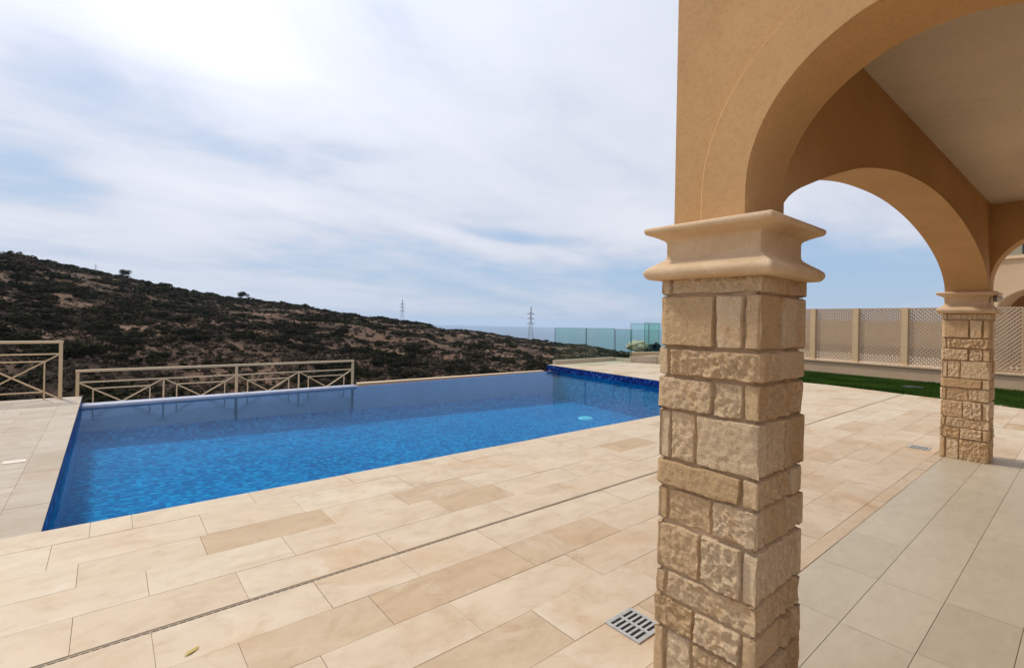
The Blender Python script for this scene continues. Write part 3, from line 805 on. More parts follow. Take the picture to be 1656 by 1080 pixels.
V[:, 2] = np.stack([bx+lx, by+ly, -.03+hh], 1)
def raw_mesh(name, V, nper, tonev):
    """V: (n, nper, 3) separate polygons; tonev: (n,) grey tone"""
    n = V.shape[0]; me = bpy.data.meshes.new(name)
    me.vertices.add(n*nper); me.vertices.foreach_set('co', np.ascontiguousarray(V, np.float32).ravel())
    me.loops.add(n*nper); me.loops.foreach_set('vertex_index', np.arange(n*nper, dtype=np.int32))
    me.polygons.add(n); me.polygons.foreach_set('loop_start', np.arange(0, n*nper, nper, dtype=np.int32))
    ca = me.color_attributes.new('tone', 'FLOAT_COLOR', 'CORNER')
    arr = np.ones((n*nper, 4), np.float32); arr[:, :3] = np.repeat(tonev, nper)[:, None]; ca.data.foreach_set('color', arr.ravel())
    me.update(calc_edges=True); me.validate(); return me
patch = np.array([noise.noise(Vector((x*1.2, y*1.2, 0))) for x, y in zip(bx, by)])
gm = raw_mesh('grass', V, 3, np.clip(.5+patch*.5+rng.normal(0, .2, NB), 0, 1))
go = finish('grass', gm, GRASS); tag(go, 'mown green grass strip between the deck and the garden wall', 'grass', kind='stuff')
vb = MB(); vb.cyl((0, 0, -.03), (0, 0, .018), .24, .23, 20); vb.cyl((0, 0, .018), (0, 0, .028), .19, .18, 20)
vbo = vb.build('valve_box', simple('dark_plastic', (.02, .025, .02), .5, .1, 5, 0), None, 30); vbo.location = (15.75, 3.1, 0)
vbo.location = (ray(1476, 627)*(16.0/ray(1476, 627).x)).x, (ray(1476, 627)*(16.0/ray(1476, 627).x)).y, 0
tag(vbo, 'dark round valve box lid sunk in the grass strip', 'valve box')

# ------------------------------------------------------------------ glass balustrades and kerbs at the far end
def wallseg(mb, a, b_, th, z0, z1, z1b=None):
    a, b_ = Vector((*a, 0)), Vector((*b_, 0)); d = (b_-a).normalized(); n_ = Vector((-d.y, d.x, 0))*th
    z1b = z1 if z1b is None else z1b
    Q = [a, b_, b_+n_, a+n_]
    mb.hexa([(q_.x, q_.y, z0) for q_ in Q], [(Q[0].x, Q[0].y, z1), (Q[1].x, Q[1].y, z1b), (Q[2].x, Q[2].y, z1b), (Q[3].x, Q[3].y, z1)])
def glass_panel(a, b_, z0, z1, parent, off):
    mb = MB(); a, b_ = Vector((*a, 0)), Vector((*b_, 0)); d = (b_-a).normalized(); n_ = Vector((-d.y, d.x, 0))*.014
    A = [(a.x, a.y), (b_.x, b_.y), (b_.x+n_.x, b_.y+n_.y), (a.x+n_.x, a.y+n_.y)]
    e = .011
    p0 = a+d*e; p1 = b_-d*e
    # pane faces, then dark polished edges
    for o_ in (Vector((0, 0, 0)), n_):
        mb.face([(p0.x+o_.x, p0.y+o_.y, z0), (p1.x+o_.x, p1.y+o_.y, z0), (p1.x+o_.x, p1.y+o_.y, z1-e), (p0.x+o_.x, p0.y+o_.y, z1-e)], 0)
    mb.hexa([(a.x, a.y, z0), (p0.x, p0.y, z0), (p0.x+n_.x, p0.y+n_.y, z0), (a.x+n_.x, a.y+n_.y, z0)], [(a.x, a.y, z1), (p0.x, p0.y, z1), (p0.x+n_.x, p0.y+n_.y, z1), (a.x+n_.x, a.y+n_.y, z1)], 1)
    mb.hexa([(p1.x, p1.y, z0), (b_.x, b_.y, z0), (b_.x+n_.x, b_.y+n_.y, z0), (p1.x+n_.x, p1.y+n_.y, z0)], [(p1.x, p1.y, z1), (b_.x, b_.y, z1), (b_.x+n_.x, b_.y+n_.y, z1), (p1.x+n_.x, p1.y+n_.y, z1)], 1)
    mb.hexa([(p0.x, p0.y, z1-e), (p1.x, p1.y, z1-e), (p1.x+n_.x, p1.y+n_.y, z1-e), (p0.x+n_.x, p0.y+n_.y, z1-e)], [(p0.x, p0.y, z1), (p1.x, p1.y, z1), (p1.x+n_.x, p1.y+n_.y, z1), (p0.x+n_.x, p0.y+n_.y, z1)], 1)
    o = mb.build('glass_panel', [GLASS, GLEDGE], parent, merge=False); o.matrix_parent_inverse = Matrix.Translation((-off[0], -off[1], -off[2])); return o
def at_x(px, x): d = ray(px, 540); return (x, d.y*x/d.x)
K0, K1, K2 = (12.20, 12.22), (15.64, 12.36), (15.47, 11.46)
kb = MB(); wallseg(kb, K0, K1, .16, -1.5, .14); kbo = kb.build('kerb_wall', KERB, bevel=.01)
tag(kbo, 'low pale rendered kerb under the two left panes of the lower glass balustrade', 'kerb')
kb = MB(); wallseg(kb, (K1[0]+.0, K1[1]-.001), K2, .16, -1.5, .13); kbo = kb.build('kerb_wall', KERB, bevel=.01)
tag(kbo, 'short pale kerb turning towards the camera under the last low glass pane', 'kerb')
gb1 = empty('glass_balustrade', (13, 12.3, .14)); tag(gb1, 'lower greenish frameless glass balustrade at the far corner of the pool deck', 'balustrade', 'glass balustrades')
mid = (13.93, 12.22+.14*(13.93-12.20)/3.44)
f_ = lambda p, s: (p[0], p[1]+s)
glass_panel(f_(K0, .07), f_(mid, .07), .141, 1.285, gb1, (13, 12.3, .14))
glass_panel((mid[0]+.012, mid[1]+.072), (K1[0]+.07, K1[1]+.07), .141, 1.285, gb1, (13, 12.3, .14))
glass_panel((K1[0]+.09, K1[1]+.06), (K2[0]+.09, K2[1]+.03), .131, 1.25, gb1, (13, 12.3, .14))
# stepped low wall carrying the upper balustrade
S0, S1 = at_x(1018, 15.50), at_x(1063, 16.02)
sw1 = MB(); wallseg(sw1, S0, S1, .34, -1, .20, .30); wallseg(sw1, (S1[0]+.002, S1[1]-.003), (16.35, 6.2), .34, -1, .30, .42)
s1o = sw1.build('planter_wall', KERB, bevel=.02); tag(s1o, 'sloping low rendered wall at the edge of the far deck beside the pillar', 'wall')
T0, T1 = at_x(1019, 16.25), at_x(1075, 16.75)
sw2 = MB(); wallseg(sw2, T0, T1, .35, -1, .33, .42)
s2o = sw2.build('terrace_wall', STUCCO2, bevel=.02); tag(s2o, 'higher beige terrace wall carrying the upper glass balustrade', 'wall')
gb2 = empty('glass_balustrade', (16.7, 10, .34)); tag(gb2, 'taller glass balustrade on the beige terrace wall beside the near pillar', 'balustrade', 'glass balustrades')
glass_panel(at_x(1019.5, 16.35), at_x(1048.5, 16.58), .345, 1.50, gb2, (16.7, 10, .34))
glass_panel(at_x(1042, 16.72), at_x(1066, 16.9), .38, 1.54, gb2, (16.7, 10, .34))
glass_panel(at_x(1049.2, 16.6), at_x(1080, 16.82), .36, 1.50, gb2, (16.7, 10, .34))

# ------------------------------------------------------------------ terrain
sil_px = [(-420, 395), (-200, 392), (0, 410), (50, 417), (100, 430), (150, 438), (200, 447), (230, 455), (296, 470), (361, 482), (415, 488), (460, 493), (500, 499), (550, 506), (600, 514), (650, 519), (690, 524),
          (712, 533), (760, 535), (800, 541), (850, 549), (900, 556), (950, 560), (1000, 568), (1060, 576), (1150, 592), (1300, 620)]
sil = sorted((az_el(x, y) for x, y in sil_px))
rid_px = [(-420, 210), (0, 205), (300, 215), (600, 250), (690, 265), (712, 330), (800, 360), (1060, 330), (1300, 200)]
rid = sorted((az_el(x, 500)[0], d) for x, d in rid_px)
def interp(tab, a):
    if a <= tab[0][0]: return tab[0][1]
    for (a0, v0), (a1, v1) in zip(tab, tab[1:]):
        if a <= a1: return v0+(v1-v0)*(a-a0)/(a1-a0)
    return tab[-1][1]
RN = 42.0
def ground_z(x, y):
    r = math.hypot(x, y); a = math.degrees(math.atan2(y, x))
    if a < -90: a += 360
    S = interp(sil, a); D = interp(rid, a)
    fade = sstep((a-16)/10)                    # to the right of the pool the plot stays level
    e0 = -11.5
    if r <= RN: e = e0; zz = EYE+RN*math.tan(R(e0))*(.55+.45*sstep((r-12)/(RN-12)))
    elif r <= D:
        t = (r-RN)/(D-RN); z0 = EYE+RN*math.tan(R(e0)); z1 = EYE+D*math.tan(R(S))
        bulge = math.sin(math.pi*t)*(1.2+.012*D)*.55
        zz = lerp(z0, z1, t)+bulge*(1-t)
    else:
        z1 = EYE+D*math.tan(R(S)); dd = r-D
        zz = z1-dd*.10-min(dd, 400)**2*.0009
    nz = noise.fractal(Vector((x*.022, y*.022, 1.7)), 1, 2, 4)
    amp = 2.2*sstep((r-30)/30)*(1-.75*sstep((r-.75*D)/(.25*D)) if r < D else .25)
    zz += nz*amp + noise.fractal(Vector((x*.12, y*.12, 5)), 1, 2, 3)*.35*sstep((r-25)/20)
    flat = -.62
    return lerp(min(flat, zz) if r < 60 else flat-(r-60)*.15, zz, fade)
nA, nR = 300, 170
azs = [lerp(-60, 175, i/nA) for i in range(nA+1)]
rr = [6*((900/6)**(j/nR)) for j in range(nR+1)]
V = []; F = []
for a in azs:
    ca, sa = math.cos(R(a)), math.sin(R(a))
    for r in rr: V.append((r*ca, r*sa, max(ground_z(r*ca, r*sa) if r > 12 else min(-3.2, ground_z(r*ca, r*sa)), -131)))
for i in range(nA):
    for j in range(nR):
        k = i*(nR+1)+j; F.append((k, k+1, k+nR+2, k+nR+1))
me = bpy.data.meshes.new('hillside'); me.from_pydata(V, [], [f[::-1] for f in F]); 
hill = finish('hillside', me, SOIL, None, 180); tag(hill, 'dry scrub covered hillside falling to the sea', kind='structure')
# ground behind the camera and under the plot, neighbour's yard
q = MB(); q.prism([(fx(-40)+.3, -40), (60, -40), (60, 34), (28, 17.6), (fx(8)+.3, 8.0)], -1.5, -.08); yo = q.build('yard', simple('yard_paving', (.62, .54, .43), .8, .15, 1.2, .2)); tag(yo, 'pale paved yard beyond the lattice fence', kind='structure')
q = MB(); q.box(-60, 13.0, -60, -3.2, -1.5, -.04); yo2 = q.build('ground', simple('ground_earth', (.28, .21, .14), .95, .2, 1, .3)); tag(yo2, kind='structure')
q = MB(); q.box(-60, -4.005, -3.2, 11.6, -1.5, -.04); yo3 = q.build('ground', simple('ground_gravel', (.36, .28, .2), .95, .2, 1, .3)); tag(yo3, kind='structure')
q = MB(); q.box(13.0, fx(-6), -60, -6.0, -1.5, -.045); yo4 = q.build('ground', yo2.data.materials[0]); tag(yo4, kind='structure')
# sea
q = MB(); n = 96; RS = 11500
ringv = [(RS*math.cos(2*math.pi*i/n), RS*math.sin(2*math.pi*i/n), -130) for i in range(n)]
for i in range(n): q.face([(0, 0, -130), ringv[i], ringv[(i+1) % n]])
sm, nt, bb = mat('sea_water'); bb.inputs['Base Color'].default_value = (.03, .09, .16, 1); bb.inputs['Roughness'].default_value = .35
nn = noise_tex(nt, .05, 4); bump(nt, bb, nn.outputs[0], .5, 3)
seao = q.build('sea', sm); tag(seao, 'hazy blue sea', kind='structure')
q = MB(); q.box(-12000, 12000, -12000, 12000, -131.5, 46)
hm = bpy.data.materials.new('haze_air'); hm.use_nodes = True; nt = hm.node_tree; nt.nodes.clear()
out = N(nt, 'ShaderNodeOutputMaterial'); pv = N(nt, 'ShaderNodeVolumePrincipled')
pv.inputs['Color'].default_value = (.66, .80, .96, 1); pv.inputs['Density'].default_value = HAZE = 1.0e-4
pv.inputs['Anisotropy'].default_value = .2
L(nt, pv.outputs[0], out.inputs['Volume'])
hz = q.build('haze', hm); tag(hz, 'thin blue sea haze', 'haze', kind='stuff'); hz.display_type = 'BOUNDS'

# ------------------------------------------------------------------ scrub
def bush_quads(n, seed, flat=.62, leaf=.11):
    g = np.random.default_rng(seed)
    nl = 5
    cen = np.stack([g.normal(0, .33, nl), g.normal(0, .33, nl), g.uniform(.12, .38, nl)], 1); rad = g.uniform(.26, .46, nl)
    k = g.integers(0, nl, n)
    d = g.normal(0, 1, (n, 3)); d /= np.linalg.norm(d, axis=1)[:, None]; d[:, 2] = np.abs(d[:, 2])*1.0-.15
    rr_ = rad[k]*g.uniform(.62, 1.05, n)
    p = cen[k]+d*rr_[:, None]; p[:, 2] = np.maximum(p[:, 2], .0)*flat/.5
    u = np.cross(d, g.normal(0, 1, (n, 3))); u /= np.linalg.norm(u, axis=1)[:, None]; v = np.cross(d+g.normal(0, .5, (n, 3)), u); v /= np.linalg.norm(v, axis=1)[:, None]
    s = leaf*g.uniform(.6, 1.5, n)[:, None]
    Q = np.stack([p-u*s, p+v*s*.55, p+u*s, p-v*s*.55], 1)
    tn = np.clip(g.normal(.45, .22, n), 0, 1)
    return Q.astype(np.float32), tn
def make_variant(i, n, dry):
    Q, tn = bush_quads(n, 100+i, leaf=.062 if n > 300 else .15)
    me = raw_mesh('scrub_bush', Q, 4, tn); me.materials.append(LEAF_D if dry else LEAF_G); return me
near_var = [make_variant(i, 900, False) for i in range(5)]+[make_variant(20+i, 700, True) for i in range(3)]
cand = []
cl_n = lambda x, y: .55*noise.fractal(Vector((x*.05, y*.05, 11)), 1, 2, 3)+.75*noise.noise(Vector((x*.16, y*.16, 21)))
rs = random.Random(3)
a_lo, a_hi = az_el(1120, 560)[0], az_el(-260, 500)[0]
tries = 0
while len(cand) < 6600 and tries < 90000:
    tries += 1
    a = rs.uniform(a_lo, a_hi); D = interp(rid, a)
    r = math.sqrt(rs.uniform(40**2, (D+8)**2))
    x, y = r*math.cos(R(a)), r*math.sin(R(a))
    c_ = cl_n(x, y)
    dens = .34+1.1*c_
    if rs.random() > dens: continue
    dry = rs.random() < (.34+.5*max(0, noise.noise(Vector((x*.03, y*.03, 40)))+.2))
    s = rs.uniform(.55, 1.35)*(1.25 if c_ > .15 else 1)*(.7 if dry else 1)
    if rs.random() < .05: s *= 1.5
    cand.append((r/s, x, y, s, dry, rs.uniform(0, 6.28), r))
cand.sort()
# those that would be hidden under the terrace edge are left to the mass
vis = [c for c in cand if c[6] > 52]
near = vis[:290]; nset = set(id(c) for c in near)
for i, (_, x, y, s, dry, rot, r) in enumerate(near):
    me = near_var[5+i % 3] if dry else near_var[i % 5]
    o = bpy.data.objects.new('scrub_bush', me); COL.objects.link(o)
    o.location = (x, y, ground_z(x, y)-.08*s); o.rotation_euler.z = rot; o.scale = (s*1.5, s*1.5, s*rs.uniform(.85, 1.15))
    tag(o, 'dry grey brown scrub bush on the near hillside' if dry else 'dark green rounded scrub bush on the near hillside', 'bush', 'dry bushes on the hillside' if dry else 'dark green bushes on the hillside')
far_var = [bush_quads(190, 300+i, leaf=.125) for i in range(6)]; far_small = [bush_quads(64, 340+i, leaf=.21) for i in range(6)]; tuft = [bush_quads(22, 380+i, leaf=.24) for i in range(4)]
QG, TG, QD, TD = [], [], [], []
for c_ in cand:
    if id(c_) in nset: continue
    _, x, y, s, dry, rot, r = c_
    Q, tn = rs.choice(far_var if r < 130 else far_small)
    cr_, sr_ = math.cos(rot), math.sin(rot)
    M = np.array([[cr_*1.5*s, -sr_*1.5*s, 0], [sr_*1.5*s, cr_*1.5*s, 0], [0, 0, s*rs.uniform(.8, 1.15)]], np.float32)
    W = Q@M.T+np.array([x, y, ground_z(x, y)-.08*s], np.float32)
    b_ = rs.uniform(-.22, .22)
    (QD if dry else QG).append(W); (TD if dry else TG).append(np.clip(tn+b_, 0, 1))
for k in range(16000):
    a = rs.uniform(a_lo, a_hi); D = interp(rid, a); r = rs.uniform(40, D+5) if k < 11000 else rs.uniform(42, 105); x, y = r*math.cos(R(a)), r*math.sin(R(a)); s = rs.uniform(.2, .5)
    Q, tn = rs.choice(tuft); rot = rs.uniform(0, 6.28); cr_, sr_ = math.cos(rot)*1.4*s, math.sin(rot)*1.4*s
    W = Q@np.array([[cr_, -sr_, 0], [sr_, cr_, 0], [0, 0, s*1.2]], np.float32).T+np.array([x, y, ground_z(x, y)-.03], np.float32)
    if rs.random() < .30: QG.append(W); TG.append(tn)
    else: QD.append(W); TD.append(np.clip(tn+rs.uniform(-.2, .3), 0, 1))
for nm, Q, T, mm, lab in (('scrub_cover', QG, TG, LEAF_G, 'dark green scrub covering the far hillside'), ('dry_scrub_cover', QD, TD, LEAF_D, 'dry grey scrub covering the far hillside')):
    me = raw_mesh(nm, np.concatenate(Q), 4, np.concatenate(T)); o = finish(nm, me, mm); tag(o, lab, 'scrub', kind='stuff')

# two trees on the ridge
def ridge_tree(px, py, base_py, wpx, label, lean):
    a = az_el(px, base_py)[0]; D = interp(rid, a)-3
    x, y = D*math.cos(R(a)), D*math.sin(R(a)); z = ground_z(x, y)
    s = wpx/F_PX*D*1.02
    root = empty('ridge_tree', (x, y, z)); tag(root, label, 'tree')
    t = MB(); h = s*.42
    t.cyl((0, 0, -.3), (lean*.5, 0, h*.6), s*.055, s*.04, 8); t.cyl((lean*.5, 0, h*.58), (lean+.2*s, 0, h*1.25), s*.04, s*.02, 7); t.cyl((lean*.5, 0, h*.58), (lean-.22*s, .1*s, h*1.2), s*.035, s*.015, 7)
    t.cyl((lean*.5, 0, h*.58), (lean, -.2*s, h*1.3), s*.03, s*.015, 7)
    t.build('trunk', BARK, root)
    g_ = np.random.default_rng(int(px)); n_ = 1100
    cen = np.stack([g_.normal(0, .20, 7), g_.normal(0, .20, 7), g_.uniform(-.10, .14, 7)], 1); k_ = g_.integers(0, 7, n_)
    d_ = g_.normal(0, 1, (n_, 3)); d_ /= np.linalg.norm(d_, axis=1)[:, None]
    p_ = cen[k_]+d_*(g_.uniform(.5, 1.05, n_)*.24)[:, None]
    u_ = g_.normal(0, 1, (n_, 3)); u_ /= np.linalg.norm(u_, axis=1)[:, None]; v_ = np.cross(u_, d_); sz = .045*g_.uniform(.6, 1.5, n_)[:, None]
    Q = np.stack([p_-u_*sz, p_+v_*sz*.6, p_+u_*sz, p_-v_*sz*.6], 1); tn = np.clip(g_.normal(.4, .22, n_), 0, 1)
    Q = Q*s; Q[:, :, 2] += h*1.22; Q[:, :, 0] += lean
    me = raw_mesh('crown', Q, 4, tn); finish('crown', me, LEAF_G, root)
ridge_tree(203, 447, 449, 12, 'small dark tree leaning on the upper left ridge', -.5)
ridge_tree(390, 482, 487, 14, 'small round tree on the middle of the ridge skyline', .1)

# ------------------------------------------------------------------ pylons
def pylon(px, top_py, base_py, dist, label, arms=3):
    a, el_t = az_el(px, top_py); el_b = az_el(px, base_py)[1]
    x, y = dist*math.cos(R(a)), dist*math.sin(R(a))
    zt = EYE+dist*math.tan(R(el_t)); zb = EYE+dist*math.tan(R(el_b)); H = zt-zb
    root = empty('pylon', (x, y, zb)); root.rotation_euler.z = R(a)+math.pi/2; tag(root, label, 'pylon', 'electricity pylons on the ridge')
    w = H*.0085
    body = MB(); bw_ = H*.085
    def hw(t): return lerp(bw_, H*.018, min(1, t/.62)) if t < .62 else lerp(H*.018, H*.006, (t-.62)/.38)
    lv = [0, .12, .24, .35, .45, .54, .62, .70, .78, .86, 1.0]
    for sx in (-1, 1):
        for sy in (-1, 1):
            for t0, t1 in zip(lv, lv[1:]):
                body.bar((sx*hw(t0), sy*hw(t0), t0*H-(H*.1 if t0 == 0 else 0)), (sx*hw(t1), sy*hw(t1), t1*H), w, w)
    for t0, t1 in zip(lv[:-1], lv[1:]):
        for s in (-1, 1):
            for sg in (-1, 1):
                body.bar((sg*hw(t0), s*hw(t0), t0*H), (-sg*hw(t1), s*hw(t1), t1*H), w*.6, w*.6)
                body.bar((s*hw(t0), sg*hw(t0), t0*H), (s*hw(t1), -sg*hw(t1), t1*H), w*.6, w*.6)
    body.build('tower', GALV, root)
    am = [(.80, .16), (.67, .135), (.53, .15)]
    for t0, wd_ in am[:arms]:
        q = MB()
        for s in (-1, 1):
            q.bar((0, 0, t0*H), (s*wd_*H*.62, 0, t0*H-H*.004), w*1.3, w*1.3); q.bar((0, 0, t0*H+H*.035), (s*wd_*H*.62, 0, t0*H), w, w)
            q.bar((s*wd_*H*.60, 0, t0*H), (s*wd_*H*.60, 0, t0*H-H*.03), w, w)
        q.build('cross_arm', GALV, root)
    return root
pylon(859, 496, 554, 352, 'nearest and largest lattice pylon standing on the ridge left of the glass')
pylon(651, 484, 524, 420, 'mid sized lattice pylon above the middle of the ridge')
pylon(155, 426, 444, 330, 'tiny faint pylon far behind the upper left ridge')
pylon(740, 529, 545, 620, 'smallest distant pylon just showing between the two large ones')

# ------------------------------------------------------------------ neighbour villa and rock
nv = empty('neighbour_villa', (26, 2, -.08)); nv.rotation_euler.z = 0
tag(nv, 'sand coloured neighbouring villa with an arch and upper window beyond the fence', 'villa')
th = R(16)
def NT(u, d, z):                                # u: to the right (towards -y, nearer the camera), d: into the house
    return (-u*math.sin(th)+d*math.cos(th), 0.30-u*math.cos(th)-d*math.sin(th), z+.08)
ca_ = [(.55+1.35-1.35*math.cos(math.pi*i/32), 2.2+.92*math.sin(math.pi*i/32)) for i in range(33)]
AW = arch_wall('arch_wall', lambda u, d, z: NT(u-.75, d*.95, z), ca_, -.25, 7.5, 0, 0, 4.18, 0, 0, STUCCO2); AW.parent = nv
def nbox(name, u0, u1, d0, d1, z0, z1, material, parent, bevel=0):
    mb = MB(); P_ = [NT(u0, d0, 0), NT(u0, d1, 0), NT(u1, d1, 0), NT(u1, d0, 0)]
    P_ = P_[::-1]
    mb.hexa([(p[0], p[1], z0+.08) for p in P_], [(p[0], p[1], z1+.08) for p in P_]); return mb.build(name, material, parent, bevel=bevel)
bm_ = MB()
for k in range(32):
    def rp(r, i): 
        a = math.pi*i/32; return (.55+1.35-(1.35+r)*math.cos(a)-.75, 2.2+(.92+r)*math.sin(a))
    for r0, r1, d0, d1 in ((.005, .22, -.03, -.03), (.22, .225, -.03, .005)):
        A, B, C_, D_ = rp(r0, k), rp(r0, k+1), rp(r1, k+1), rp(r1, k)
        bm_.face([NT(A[0], d0, A[1]), NT(B[0], d0, B[1]), NT(C_[0], d1, C_[1]), NT(D_[0], d1, D_[1])])
bm_.build('arch_band', STUCCO2, AW, 30)
nbox('back_wall', -1.0, 6.8, 3.4, 3.6, 0, 4.1, STUCCO, nv)
nbox('side_wall', -1.0, -.85, .96, 3.39, 0, 4.1, STUCCO, nv)
nbox('porch_roof', -1.0, 6.8, .955, 3.39, 3.9, 4.1, STUCCO, nv)
nbox('cornice', -1.15, 6.9, -.10, 1.2, 4.185, 4.30, CAPST, nv, .02)
up_ = nbox('upper_wall', -1.0, 6.8, .6, 3.4, 4.305, 7.4, simple('grey_green_render', (.30, .27, .20), .9, .1, 3), nv)
wf = nbox('window', .30, 1.7, .55, .595, 4.42, 5.4, simple('dark_frame', (.02, .02, .022), .4, .1, 5, 0), nv)
nbox('pane', .40, 1.6, .535, .545, 4.52, 5.3, simple('window_glass', (.10, .14, .18), .04, .05, 5, 0, spec=1), wf)
# wall and shrubs of the neighbour seen through the lattice
nwo = empty('boundary_wall', (36, 8, -.08)); tag(nwo, "tan boundary wall with a dark plinth seen through the lattice fence", 'wall')
for nm, x_, z0_, z1_, mt in (('wall_face', 36, .36, 1.95, STUCCO2), ('plinth', 35.9, -.2, .355, simple('dark_plinth', (.06, .06, .055), .8, .2, 3))):
    q = MB(); q.hexa([(x_, 3.4, z0_), (36.4, 3.4, z0_), (38.4, 18, z0_), (x_+2, 18, z0_)], [(x_, 3.4, z1_), (36.4, 3.4, z1_), (38.4, 18, z1_), (x_+2, 18, z1_)])
    q.build(nm, mt, nwo).matrix_parent_inverse = Matrix.Translation((-36, -8, .08))
# pale rock and a bush behind the upper glass
bm = bmesh.new(); bmesh.ops.create_icosphere(bm, subdivisions=4, radius=1)
for v in bm.verts:
    nn_ = noise.fractal(v.co*1.6+Vector((4, 2, 9)), 1, 2, 5); v.co = v.co*(1+.38*nn_); v.co.z *= .62
me = bpy.data.meshes.new('pale_rock'); bm.to_mesh(me); bm.free()
ro_ = finish('pale_rock', me, simple('pale_limestone', (.55, .47, .34), .9, .25, 2.5, .6, .05), None, 40)
d = ray(1030, 564); d = d*(19.5/d.x); ro_.location = (d.x, d.y, .42); ro_.scale = (.45, .5, .42)
tag(ro_, 'pale limestone boulder behind the glass next to the near pillar', 'rock')
bo_ = bpy.data.objects.new('garden_shrub', make_variant(77, 900, False)); COL.objects.link(bo_)
d = ray(1056, 563); d = d*(24/d.x); bo_.location = (d.x, d.y, -.35); bo_.scale = (.95, .95, 1.05)
tag(bo_, 'dark green shrub behind the glass beside the pale boulder', 'shrub')
pm = MB(); pm.box(17.3, 18.7, 8.31, 14, -1.5, -.1); pmo = pm.build('terrace', simple('terrace_earth', (.25, .2, .13), .95, .3, 1, .3)); tag(pmo, kind='structure')

# ------------------------------------------------------------------ light and sky
SUN_AZ, SUN_EL = 107.0, 50.0
sd = Vector((math.cos(R(SUN_AZ))*math.cos(R(SUN_EL)), math.sin(R(SUN_AZ))*math.cos(R(SUN_EL)), math.sin(R(SUN_EL))))
sl = bpy.data.lights.new('sun', 'SUN'); sl.energy = 2.3; sl.angle = R(6); sl.color = (1, .94, .84)
so = bpy.data.objects.new('sun', sl); COL.objects.link(so); so.rotation_euler = sd.to_track_quat('Z', 'Y').to_euler()

W = bpy.data.worlds.new('World'); scene.world = W; W.use_nodes = True; nt = W.node_tree; nt.nodes.clear()
out = N(nt, 'ShaderNodeOutputWorld'); bg = N(nt, 'ShaderNodeBackground')
sky = N(nt, 'ShaderNodeTexSky', sky_type='NISHITA'); sky.sun_disc = False
sky.sun_elevation = R(SUN_EL); sky.sun_rotation = R(90-SUN_AZ); sky.air_density = 1.2; sky.dust_density = 2.0; sky.ozone_density = 1.5
tc = N(nt, 'ShaderNodeTexCoord').outputs['Generated']
sx = N(nt, 'ShaderNodeSeparateXYZ'); L(nt, tc, sx.inputs[0])
def M_(op, a, b_=None, c_=None, clamp=False):
    n = N(nt, 'ShaderNodeMath', operation=op); n.use_clamp = clamp
    for i, v in enumerate((a, b_, c_)):
        if v is None: continue
        if hasattr(v, 'is_output'): L(nt, v, n.inputs[i])
        else: n.inputs[i].default_value = v
    return n.outputs[0]
zc = M_('MAXIMUM', sx.outputs[2], .004)
cmb = N(nt, 'ShaderNodeCombineXYZ'); L(nt, sx.outputs[0], cmb.inputs[0]); L(nt, sx.outputs[1], cmb.inputs[1]); L(nt, zc, cmb.inputs[2])
nv_ = N(nt, 'ShaderNodeVectorMath', operation='NORMALIZE'); L(nt, cmb.outputs[0], nv_.inputs[0]); L(nt, nv_.outputs[0], sky.inputs[0]) if len(sky.inputs) else None
skys = N(nt, 'ShaderNodeVectorMath', operation='SCALE'); L(nt, sky.outputs[0], skys.inputs[0]); skys.inputs[3].default_value = .012
sr_ = ramp(nt, M_('MULTIPLY', zc, 1), [(.0, (.335, .45, .61)), (.010, (.345, .46, .62)), (.022, (.375, .49, .64)), (.10, (.32, .455, .64)), (.35, (.31, .44, .64)), (1, (.18, .32, .56))])
skyc = N(nt, 'ShaderNodeVectorMath', operation='ADD'); L(nt, skys.outputs[0], skyc.inputs[0]); L(nt, sr_.outputs[0], skyc.inputs[1])
# clouds live on a plane overhead: direction / height
den = M_('ADD', zc, .16)
ux = M_('DIVIDE', sx.outputs[0], den); uy = M_('DIVIDE', sx.outputs[1], den)
cp = N(nt, 'ShaderNodeCombineXYZ'); L(nt, ux, cp.inputs[0]); L(nt, uy, cp.inputs[1])
def cnoise(scale, rotz, stretch, detail, rough, loc=(0, 0, 0), dist=.4):
    mp = N(nt, 'ShaderNodeMapping'); mp.inputs['Rotation'].default_value = (0, 0, rotz); mp.inputs['Scale'].default_value = (scale, scale*stretch, 1); mp.inputs['Location'].default_value = loc
    L(nt, cp.outputs[0], mp.inputs[0]); n = N(nt, 'ShaderNodeTexNoise'); n.inputs['Scale'].default_value = 1; n.inputs['Detail'].default_value = detail
    n.inputs['Roughness'].default_value = rough; n.inputs['Distortion'].default_value = dist; L(nt, mp.outputs[0], n.inputs['Vector']); return n.outputs[0]
n1 = cnoise(.75, R(-25), 1.5, 7, .52, (3.1, .4, 0), .5)
n2 = cnoise(2.3, R(-35), 1.7, 7, .55, (7.7, 2, 0), .5)
azr = M_('ARCTAN2', sx.outputs[1], sx.outputs[0]); elr = M_('ARCSINE', sx.outputs[2])
def blob(px, py, sa, se, rot, w):
    """soft elliptical cloud bank or gap around one direction of the sky (degrees)"""
    a, e = az_el(px, py)
    da = M_('SUBTRACT', azr, R(a)); de = M_('SUBTRACT', elr, R(e))
    c_, s_ = math.cos(R(rot)), math.sin(R(rot))
    p = M_('ADD', M_('MULTIPLY', da, c_/R(sa)), M_('MULTIPLY', de, s_/R(sa)))
    q_ = M_('ADD', M_('MULTIPLY', da, -s_/R(se)), M_('MULTIPLY', de, c_/R(se)))
    r2 = M_('ADD', M_('MULTIPLY', p, p), M_('MULTIPLY', q_, q_))
    return M_('MULTIPLY', M_('EXPONENT', M_('MULTIPLY', r2, -1)), w)
cov = M_('ADD', M_('MULTIPLY', n1, .72), M_('MULTIPLY', n2, .28))
bias = None
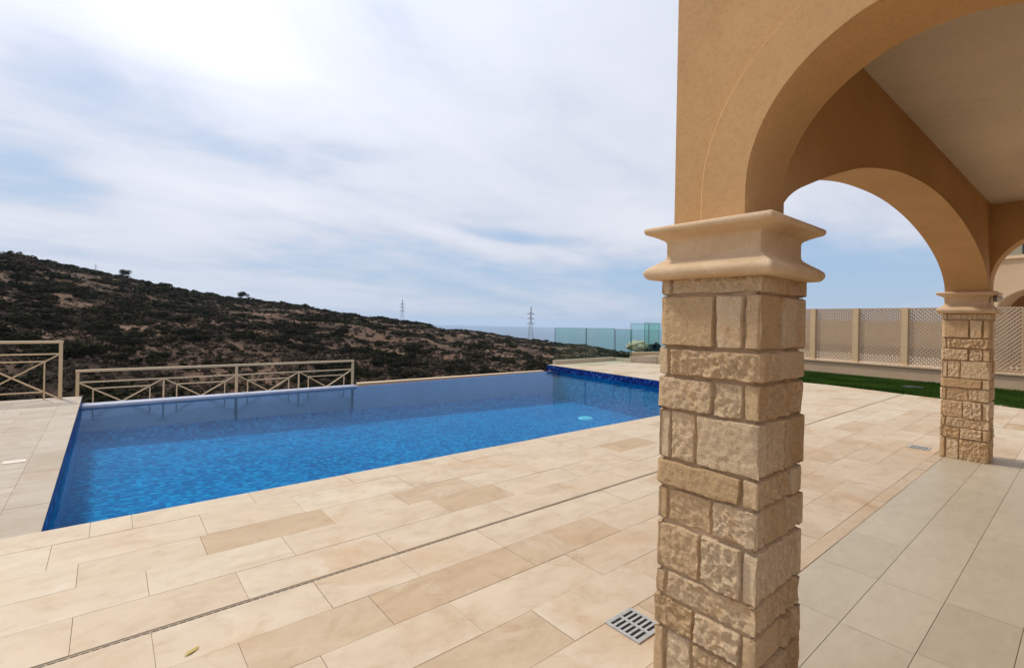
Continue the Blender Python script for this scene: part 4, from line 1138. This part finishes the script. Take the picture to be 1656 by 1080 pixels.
for bl in [(330, 60, 9, 6, 20, .10), (70, 272, 6, 2.2, 14, -.24), (30, 318, 6, 1.2, 8, -.16), (860, 385, 9, .8, 4, -.22), (560, 285, 8, 3, 12, -.10), (420, 265, 6, 1.2, 15, -.06),
           (900, 450, 26, 3.2, 3, -.30), (1370, 440, 12, 6, 0, -.36), (170, 130, 13, 5, 25, -.07), (600, 120, 60, 14, 0, .05), (300, 330, 14, 3, 8, .06), (760, 395, 9, 1.5, 10, .10), (700, 120, 14, 4, 12, .02), (950, 300, 14, 6, 0, .04), (650, 60, 7, 4, 0, -.05)]:
    v = blob(*bl); bias = v if bias is None else M_('ADD', bias, v)
cov = M_('ADD', cov, bias)
mr = N(nt, 'ShaderNodeMapRange', interpolation_type='SMOOTHERSTEP'); L(nt, cov, mr.inputs[0]); mr.inputs[1].default_value = .13; mr.inputs[2].default_value = .52; mr.inputs[3].default_value = 0; mr.inputs[4].default_value = 1
mask = mr.outputs[0]
# thin the cloud towards the horizon
hr = N(nt, 'ShaderNodeMapRange', interpolation_type='SMOOTHSTEP'); L(nt, sx.outputs[2], hr.inputs[0]); hr.inputs[1].default_value = -.02; hr.inputs[2].default_value = .14; hr.inputs[3].default_value = .45; hr.inputs[4].default_value = 1
mask = M_('MULTIPLY', M_('MULTIPLY', mask, hr.outputs[0]), .96)
# thick and thin cloud: brighter towards the veiled sun
cr2 = N(nt, 'ShaderNodeValToRGB'); L(nt, cov, cr2.inputs[0])
e = cr2.color_ramp.elements; e[0].position = .38; e[0].color = (.60, .635, .735, 1); e[1].position = .68; e[1].color = (.735, .755, .83, 1)
glow = M_('ADD', 1.0, M_('ADD', blob(330, 20, 9, 6, 20, .14), blob(200, -560, 42, 25, 0, .55)))
cc = N(nt, 'ShaderNodeVectorMath', operation='SCALE'); L(nt, cr2.outputs[0], cc.inputs[0]); L(nt, glow, cc.inputs[3])
mxn = mix(nt, mask, skyc.outputs[0], cc.outputs[0])
L(nt, mxn, bg.inputs[0]); bg.inputs[1].default_value = 1.0; L(nt, bg.outputs[0], out.inputs[0])

# ------------------------------------------------------------------ render settings
scene.view_settings.view_transform = 'Standard'; scene.view_settings.look = 'None'
scene.view_settings.exposure = 0.13; scene.view_settings.gamma = 1
cy = scene.cycles
cy.use_denoising = True; cy.denoiser = 'OPENIMAGEDENOISE'
cy.max_bounces = 8; cy.diffuse_bounces = 4; cy.glossy_bounces = 4; cy.transparent_max_bounces = 24; cy.volume_bounces = 1
cy.sample_clamp_indirect = 8; cy.caustics_reflective = False; cy.caustics_refractive = False
